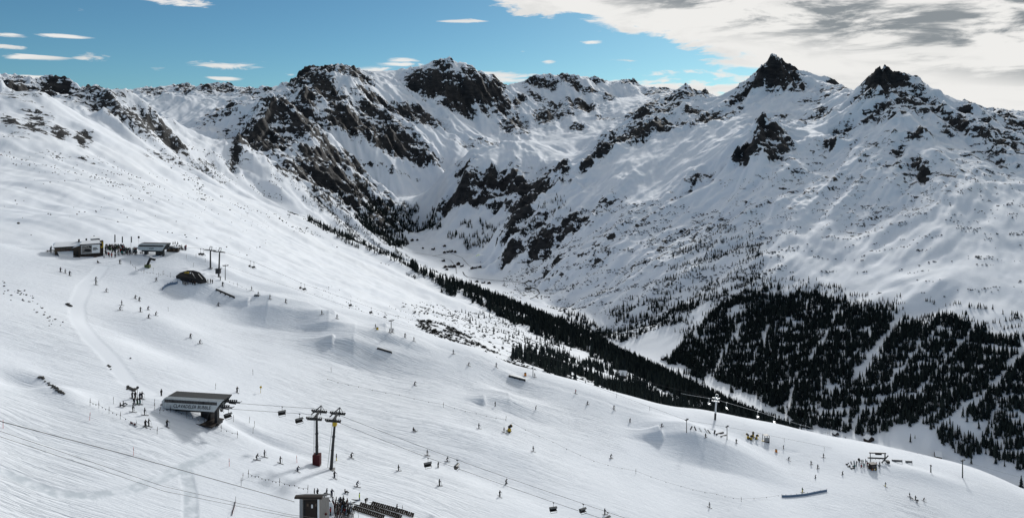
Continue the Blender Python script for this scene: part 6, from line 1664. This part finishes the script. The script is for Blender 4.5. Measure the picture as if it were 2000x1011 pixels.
PEOPLE = [
 (118, 531, 'S', B_, C_, 'skier in black, leftmost of the three in a row below the restaurant'), (127, 534, 'S', C_, B_, 'skier in charcoal in the middle of the three in a row below the restaurant'), (136, 538, 'S', N_, C_, 'skier in navy, rightmost of the three in a row below the restaurant'),
 (187, 547, 'G', C_, 'grey', 'skier in charcoal just above another at the top of the groomed track'), (187, 556, 'S', B_, B_, 'skier in black just below another at the top of the groomed track'), (207, 570, 'G', B_, C_, 'skier in black crouching alone right of the groomed track'),
 (264, 583, 'G', B_, B_, 'skier in black, left of a pair on the open upper slope'), (272, 587, 'G', C_, B_, 'skier in charcoal, right of a pair on the open upper slope'), (237, 596, 'S', C_, C_, 'upright skier in charcoal above a black one on the upper slope'), (234, 606, 'G', B_, B_, 'bent skier in black below an upright one on the upper slope'),
 (274, 609, 'S', B_, C_, 'upright skier in black, left of the loose four on the upper slope'), (289, 605, 'G', N_, B_, 'crouching skier in navy, highest of the loose four on the upper slope'), (290, 621, 'G', B_, B_, 'skier in black, lowest of the loose four on the upper slope'), (304, 616, 'G', C_, C_, 'skier in charcoal, rightmost of the loose four on the upper slope'),
 (191, 513, 'T', B_, B_, 'person in black sitting on the snow below the billboard'), (234, 515, 'S', B_, C_, 'skier in black alone below the terrace crowd'), (305, 549, 'B', B_, B_, 'snowboarder in black crouching left of the airbag'), (426, 597, 'G', B_, N_, 'skier in black gliding below the long dark rail'), (435, 558, 'S', B_, B_, 'skier in black standing above the long dark rail'),
 (430, 547, 'B', B_, B_, 'person in black at the foot of the thin lift pole by the control box'), (491, 567, 'S', B_, B_, 'skier in black riding the tow, highest of those on the tow track'), (504, 577, 'S', B_, C_, 'skier in black standing beside the short grey rail'), (527, 584, 'S', C_, B_, 'skier in charcoal on the tow track after the short grey rail'), (558, 591, 'S', B_, B_, 'skier in black on the tow track below the bright snow strip'),
 (628, 614, 'S', B_, C_, 'skier in black on the tow track midway to the crest pole'), (658, 622, 'S', N_, B_, 'skier in navy on the tow track above the far small ramp'), (733, 641, 'S', B_, B_, 'skier in black next to the yellow padded bin on the crest'), (761, 650, 'S', B_, B_, 'skier in black left of the crest lift pole'), (767, 649, 'S', C_, B_, 'skier in charcoal right of the crest lift pole'),
 (791, 659, 'S', B_, C_, 'skier in black on the tow track, first below the crest pole'), (808, 666, 'S', C_, C_, 'skier in charcoal on the tow track, second below the crest pole'), (885, 691, 'S', B_, N_, 'skier in black on the tow track level with the shrub patch'), (915, 714, 'G', B_, B_, 'skier in black swinging below the tow track near the shrub patch'), (969, 716, 'S', N_, B_, 'skier in navy on the tow track near the spruces'),
 (810, 752, 'G', B_, B_, 'skier in black alone on the empty slope below the middle jump'), (967, 793, 'K', B_, B_, 'skier in black walking on the table of the second lowest jump'), (372, 659, 'G', B_, C_, 'skier in black alone above the hollow, upper of two'), (390, 671, 'G', C_, B_, 'skier in charcoal alone above the hollow, lower of two'),
 (259, 804, 'S', B_, B_, 'skier in black with arms out, left of two below the waiting group'), (282, 810, 'S', C_, B_, 'skier in charcoal, right of two below the waiting group'), (284, 833, 'S', B_, B_, 'left one of two dark figures standing side by side below the lettered station'), (290, 832, 'S', B_, C_, 'right one of two dark figures standing side by side below the lettered station'), (326, 833, 'S', B_, N_, 'skier in black and navy alone in front of the lettered station'),
 (315, 773, 'W', B_, B_, 'person in black standing at the left nose of the lettered station'), (463, 766, 'S', B_, B_, 'person in black standing behind the open end of the lettered station'), (421, 807, 'W', B_, B_, 'person in black under the open end of the lettered station'), (236, 794, 'T', B_, C_, 'person in black sitting on the snow left of the waiting group'), (242, 790, 'T', C_, N_, 'person in charcoal sitting behind the black one left of the waiting group'),
 (262, 789, 'S', B_, N_, 'person in black at the front left of the waiting group'), (268, 789, 'S', C_, 'green', 'person with green trousers in the middle of the waiting group'), (273, 788, 'S', B_, 'teal', 'person with teal trousers at the front right of the waiting group'), (258, 778, 'S', C_, B_, 'person in charcoal at the back left of the waiting group'), (264, 778, 'W', B_, B_, 'person in black at the back of the waiting group'), (273, 779, 'W', N_, B_, 'person in navy at the back of the waiting group by the sign'), (277, 778, 'S', B_, C_, 'person in black at the back right of the waiting group'),
 (501, 898, 'G', B_, B_, 'crouching skier in black, left of a pair below the gully'), (516, 892, 'S', B_, C_, 'taller skier in black, right of a pair below the gully'), (547, 904, 'S', B_, B_, 'skier in black between the pair and the red padded tower'), (581, 920, 'G', N_, N_, 'skier in navy just left below the red padded tower'), (657, 899, 'W', 'brown', 'yellow', 'person with yellow trousers beside the right lift tower'), (653, 933, 'S', B_, N_, 'skier in black below the right lift tower'),
 (686, 893, 'G', B_, B_, 'skier in black right of the tower pair'), (697, 950, 'G', N_, B_, 'skier in navy gliding down towards the deck chairs'), (778, 919, 'S', B_, C_, 'skier in black midway between the towers and the first chair'), (858, 948, 'S', C_, B_, 'skier in charcoal below the first two bubble chairs'), (855, 912, 'B', B_, B_, 'snowboarder in black between the first two bubble chairs'), (873, 901, 'G', B_, N_, 'skier in black leaning hard left of the farther bubble chair'),
 (834, 889, 'S', B_, 'brown', 'skier in black and brown just above the first bubble chair'), (808, 841, 'T', B_, B_, 'small dark figure sitting alone on the wide slope'), (935, 837, 'S', B_, N_, 'skier in black left of the lone snow gun'), (984, 844, 'S', B_, B_, 'person in black standing right at the lone snow gun'), (1046, 799, 'B', B_, C_, 'snowboarder in black right of the second lowest jump'), (1124, 768, 'S', 'red', B_, 'skier in a dark red jacket on the tow track'),
 (1147, 790, 'G', B_, B_, 'skier in black below the one in dark red'), (1199, 799, 'S', B_, B_, 'skier in black on the tow track left of the lowest big jump'), (1230, 824, 'B', B_, B_, 'snowboarder in black approaching the lowest big jump'), (1292, 833, 'G', B_, B_, 'skier in black just behind the lip of the lowest ramp'), (1193, 895, 'G', B_, C_, 'skier in black passing in front of the lowest ramp'), (1041, 881, 'S', B_, C_, 'skier in black alone below the lone snow gun'),
 (988, 944, 'B', B_, B_, 'snowboarder in black beneath the cables'), (976, 969, 'S', B_, N_, 'skier in black below the one beneath the cables'), (1385, 990, 'S', B_, B_, 'skier in black alone near the bottom below the lowest big jump'), (1181, 1004, 'S', B_, C_, 'skier in black at the bottom beside the lowest bubble chair'), (1044, 736, 'S', B_, B_, 'person in black just right of the pale lift pole'),
 (1378, 854, 'S', B_, B_, 'skier in black below the row of sledges'), (1438, 865, 'S', B_, B_, 'skier in black right of the second sledge pole'), (1530, 877, 'K', B_, B_, 'person in black striding near the small orange bin'), (1540, 898, 'G', B_, N_, 'skier in black below the small orange bin'), (1608, 893, 'S', B_, B_, 'skier in black on the slope edge left of the lower lift base'), (1584, 907, 'S', C_, B_, 'skier in charcoal, upper of three in a line on the lower right'),
 (1597, 915, 'S', B_, B_, 'skier in black, middle of three in a line on the lower right'), (1592, 933, 'B', B_, C_, 'snowboarder in black, lowest of three on the lower right'), (1645, 926, 'B', B_, B_, 'snowboarder in black left of the lower lift base'), (1567, 961, 'S', 'olive' if 0 else 'green', 'yellow', 'skier with yellow trousers just above the long blue barrier'), (1729, 949, 'S', N_, 'yellow', 'skier with yellow trousers right below the lower lift base'),
 (1776, 970, 'S', B_, B_, 'person in black at the back of the cluster on the far lower right'), (1779, 973, 'T', B_, B_, 'person sitting at the front of the cluster on the far lower right'), (1788, 976, 'S', C_, B_, 'person in charcoal right of the cluster on the far lower right'), (1791, 981, 'N', B_, B_, 'person bending down right of the cluster on the far lower right'), (1804, 978, 'G', B_, B_, 'skier in black farthest right, leaning away from the cluster'),
 (614, 968, 'W', B_, B_, 'left one of two people in black standing behind the hut roof'), (620, 968, 'W', C_, B_, 'right one of two people in black standing behind the hut roof'), (633, 971, 'N', B_, B_, 'person in black bending at the top of the hut crowd'), (638, 968, 'K', B_, C_, 'person in black striding behind the hut corner'), (648, 969, 'S', N_, N_, 'person in navy standing right of the hut crowd'), (675, 963, 'T', B_, B_, 'person in black sitting on the snow above the deck chairs'),
 (670, 982, 'S', B_, N_, 'person in black standing between the racks and the sitting one'), (702, 976, 'W', 'lime', N_, 'person in a bright lime jacket above the deck chairs'), (714, 981, 'N', B_, B_, 'person in black bending over right of the one in lime'), (775, 999, 'K', B_, B_, 'person in black near the far end of the deck chairs'), (642, 1000, 'W', B_, B_, 'left dark figure in front of the rounded white board'), (648, 1000, 'W', B_, C_, 'right dark figure in front of the rounded white board')]
DOWN = {'S': None}
for (u, v, ps, jk, tr, lab) in PEOPLE: person(u, v, ps, jk, tr, lab, grp='people on the slope')
# skiers waiting under the airbag
AW = [(357, 555), (360, 556), (363, 557.5), (367, 556), (371, 555), (376, 556), (381, 557), (384, 555), (390, 552.5), (396, 552), (400, 551.5), (406, 553.5), (411, 553), (415, 554)]
AC = [('black', 'black'), ('black', 'brown'), ('charcoal', 'black'), ('navy', 'black'), ('black', 'grey'), ('black', 'black'), ('brown', 'black'), ('white', 'black'), ('grey', 'black'), ('black', 'white'), ('navy', 'black'), ('green', 'black'), ('black', 'black'), ('black', 'navy')]
for i, ((u, v), (a, b)) in enumerate(zip(AW, AC)):
    person(u, v, 'T' if i in (7, 8, 9) else ('W', 'S', 'K', 'W')[i % 4], a, b, ('person %s in the queue below the airbag' % ('sitting in %s and %s' % (a, b) if i in (7, 8, 9) else 'in %s and %s' % (a, b))) + (', at the %s' % ('left end' if i == 0 else 'right end' if i == 12 else 'centre') if (a, b) == ('black', 'black') else ''), grp='queue below the airbag', rz=rng.uniform(-3, 3), gear='' if i % 3 else None)
# crowds: terrace, between restaurant and station, lower lift base, ski racks
def crowd(zone, n, box, txt, grp):
    pts = []
    for _ in range(n * 12):
        u = rng.uniform(box[0], box[1]); v = rng.uniform(box[2], box[3])
        if all(abs(u - a) > 1.5 or abs(v - b) > 1.6 for a, b in pts): pts.append((u, v))
        if len(pts) == n: break
    for (u, v) in pts:
        a = ('black', 'black', 'black', 'black', 'charcoal', 'charcoal', 'navy', 'navy', 'brown', 'brown', 'red', 'teal', 'white', 'green', 'purple', 'black')[int(rng.integers(16))]; b = ('black', 'charcoal', 'navy', 'black')[int(rng.integers(4))]
        person(u, v, ('W', 'W', 'K', 'S')[int(rng.integers(4))], a, b, 'person in a %s jacket and %s trousers %s' % (a, b, txt), grp=grp, rz=rng.uniform(-3.1, 3.1), gear='')
crowd('terrace', 46, (205, 243, 483, 490), 'in the crowd on the restaurant terrace', 'crowd on the restaurant terrace')
crowd('square', 44, (235, 268, 490, 498.5), 'in the crowd beside the smaller station', 'crowd beside the smaller station')
crowd('steps', 15, (198, 233, 493, 504), 'loosely in front of the terrace crowd', 'people in front of the terrace crowd')
crowd('bar', 16, (330, 364, 484, 490), 'behind the smaller station by the bar', 'people behind the smaller station')
crowd('left', 5, (93, 112, 490, 496), 'by the tables left of the low wing', 'people by the tables left of the wing')
crowd('base', 14, (1668, 1698, 900, 918), 'in the crowd left of the small stall', 'crowd at the lower lift base')
crowd('base', 8, (1699, 1718, 908, 919), 'around the small stall', 'people around the stall')
crowd('racks', 14, (640, 684, 982, 1008), 'among the ski racks by the hut', 'people among the ski racks')
# belongings dropped on the snow left of the base crowd
bagm = lump_mesh('rucksack', 5, M['black'], flat=.9)
for i, (u, v) in enumerate([(1654, 907), (1657, 904), (1660, 909), (1663, 905), (1666, 910), (1659, 911), (1663, 915), (1667, 914), (1656, 911), (1662, 902)]):
    o = link(bpy.data.objects.new('rucksack', bagm)); o.location = at(u, v, .05); s = rng.uniform(.5, .9); o.scale = (s, s, s * .9); o.rotation_euler = (0, 0, i)
    tag(o, 'small dark rucksack dropped on the snow left of the lift base crowd', 'rucksack', 'rucksacks on the snow')
print('people', time.time() - T0)

# ------------------------------------------------------------------ valley: stream, houses, barns, paraglider
def ribbon(name, pts, w, m_, dz=.6):
    P_ = []
    for a, b in zip(pts[:-1], pts[1:]):
        for i in range(10):
            t = i / 10; P_.append((a[0] + (b[0] - a[0]) * t, a[1] + (b[1] - a[1]) * t))
    W_ = [Vector(at(*p)) for p in P_]; mb = MB(); L_ = []
    for i, p in enumerate(W_):
        d = (W_[min(i + 1, len(W_) - 1)] - W_[max(i - 1, 0)]); d.z = 0; n = Vector((-d.y, d.x, 0)).normalized() if d.length > .01 else Vector((1, 0, 0)); ww = w * (0.6 + .7 * abs(float(perlin(i * .37, 3.3))) * 1.6)
        l, r = p + n * ww / 2, p - n * ww / 2; L_.append(((l.x, l.y, zat(l.x, l.y) + dz), (r.x, r.y, zat(r.x, r.y) + dz)))
    for (a, b), (c, d) in zip(L_[:-1], L_[1:]): mb.quad(a, b, d, c)
    o = mb.build(name, m_); o['kind'] = 'structure'; return o
M_stream = mat('dark_water', (.03, .035, .04), .25); M_road = mat('ploughed_road', (.35, .37, .40), .8)
ribbon('stream', [(904, 531), (907, 537), (913, 541), (936, 545), (970, 547.5), (1003, 550), (1024, 553), (1030, 558), (1050, 566), (1054, 573), (1044, 580), (1034, 584)], 6, M_stream)
ribbon('stream', [(1024, 553), (1033, 548), (1040, 550)], 8, M_stream)
ribbon('road', [(805, 492), (850, 500), (880, 508), (890, 520), (892, 536)], 6, M_road)
ribbon('road', [(845, 500), (880, 494), (902, 503), (915, 518), (935, 524)], 5, M_road)

def house(u, v, w, d, h, rz, label, m_='darkwood', name='farmhouse', cat='house', grp='houses of the valley village'):
    g = ground_far(u, v); w, d, h = w * 1.35, d * 1.35, h * 1.3; e = empty(name, g, rz, label=label, cat=cat, group=grp)
    MB().box(-w / 2, w / 2, -d / 2, d / 2, -2.5, h).build('wall', M[m_], e)
    r = MB(); ov = .9; zr = h + w * .34
    for s in (-1, 1):
        a = (s * (w / 2 + ov), -d / 2 - ov, h - .3); b = (s * (w / 2 + ov), d / 2 + ov, h - .3); c = (0, d / 2 + ov, zr); dd = (0, -d / 2 - ov, zr)
        r.quad(a, b, c, dd); r.quad(*[(x, y, z + .7) for x, y, z in (dd, c, b, a)]); r.quad(a, dd, (dd[0], dd[1], dd[2] + .7), (a[0], a[1], a[2] + .7)); r.quad(b, (b[0], b[1], b[2] + .7), (c[0], c[1], c[2] + .7), c); r.quad(a, (a[0], a[1], a[2] + .7), (b[0], b[1], b[2] + .7), b)
    r.build('snowy_roof', M['snow'], e)
    MB().quad((-w / 2, -d / 2 - .004, h), (w / 2, -d / 2 - .004, h), (0, -d / 2 - .004, zr - .4)).quad((-w / 2, d / 2 + .004, h), (0, d / 2 + .004, zr - .4), (w / 2, d / 2 + .004, h)).build('gable', M[m_], e)
    for i in (-1, 1):
        MB().box(i * w * .22 - .9, i * w * .22 + .9, -d / 2 - .12, -d / 2 - .006, h * .4, h * .72).build('window', M['glass'], e)
    return e
HS = [(805, 471, 14, 10, 6, .3, 'dark farmhouse at the very head of the valley meadow'), (815, 470, 10, 9, 5, .2, 'small dark barn right of the farmhouse at the valley head'), (826, 486, 9, 8, 4.5, .1, 'lone small barn left on the upper meadow'), (846, 488, 15, 11, 6, 1.2, 'lone wide barn in the middle of the upper meadow'), (868, 482, 12, 9, 5, .4, 'dark barn below the larch clumps'),
      (868, 494, 12, 10, 6, .2, 'house at the left end of the upper hamlet row'), (875, 493, 13, 10, 6, 1.3, 'second house of the upper hamlet row'), (882, 492, 12, 10, 6, .4, 'third house of the upper hamlet row'), (889, 493, 11, 10, 6, .1, 'house at the right end of the upper hamlet row'),
      (866, 511, 12, 10, 6, .5, 'house among trees left above the main village'), (870, 523, 15, 11, 7, .2, 'leftmost house of the main village'), (878, 522, 14, 11, 7, 1.3, 'second house of the main village'), (886, 522, 16, 12, 8, .4, 'wide house in the middle of the main village'), (895, 518, 14, 12, 10, .3, 'tallest house of the main village'), (902, 521, 13, 10, 6, 1.2, 'rightmost house of the main village'), (873, 527, 10, 9, 5, .1, 'low barn in front of the main village'),
      (922, 525, 12, 10, 6, .3, 'left house of the small hamlet by the stream'), (929, 524, 13, 10, 6, 1.3, 'middle house of the small hamlet by the stream'), (937, 523, 12, 10, 7, .4, 'right house of the small hamlet by the stream'), (931, 551, 12, 9, 5, .3, 'left barn below the stream'), (944, 553, 13, 10, 5, 1.2, 'middle barn below the stream'), (955, 554, 12, 10, 5, .2, 'right barn below the stream'),
      (1152, 687, 14, 8, 4, 1.4, 'wide dark barn on the hillside below the forest band'), (1217, 737, 11, 8, 4, 1.3, 'dark barn between the spruce clumps'), (1297, 702, 13, 9, 5, .4, 'barn on the valley floor below the steep meadow'), (1697, 861, 15, 10, 5, .4, 'snowy barn on the valley floor left of a lone spruce'), (1832, 895, 16, 9, 5, 1.2, 'dark barn on the valley floor below the wood, far right'), (1632, 852, 9, 8, 4, .3, 'small barn at the foot of the wood')]
for (u, v, w_, d_, h_, rz, lab) in HS: house(u, v, w_, d_, h_, rz, lab)

# paraglider over the valley
Yp = 1250.0; p0 = local(938, 498, Yp); kk = Yp / F
e = empty('paraglider', p0, .2, label='yellow and white paraglider floating above the valley village', cat='paraglider'); e.scale = (1.15,) * 3
n = 12; cn = []
for i in range(n + 1):
    a = math.radians(-62 + 124 * i / n); cn.append((7.0 * math.sin(a), 0, 3.6 * math.cos(a) - 3.0))
for i in range(n):
    (x0, _, z0), (x1, _, z1) = cn[i], cn[i + 1]; c_ = 1.3
    MB().quad((x0, -c_, z0), (x1, -c_, z1), (x1, c_, z1 - .1), (x0, c_, z0 - .1)).quad((x0, -c_, z0 + .3), (x0, c_, z0 + .1), (x1, c_, z1 + .1), (x1, -c_, z1 + .3)).quad((x0, -c_, z0), (x0, -c_, z0 + .3), (x1, -c_, z1 + .3), (x1, -c_, z1)).build('canopy_cell', M['lime' if i < 5 else 'white'], e)
ln = MB()
for i in (0, 3, 6, 9, 12): ln.bar(cn[i], (0.4, 0, -9.6), .03)
ln.build('lines', M['steel'], e)
pl = person(0, 0, 'T', 'black', 'navy', 'pilot hanging under the yellow and white paraglider', pos=(p0.x + .46, p0.y, p0.z - 12.2), gear='', grp='paraglider pilot')
hs = MB().box(-.35, .35, -.3, .3, -10.75, -9.9).build('harness', M['black'], e)
print('done', time.time() - T0)
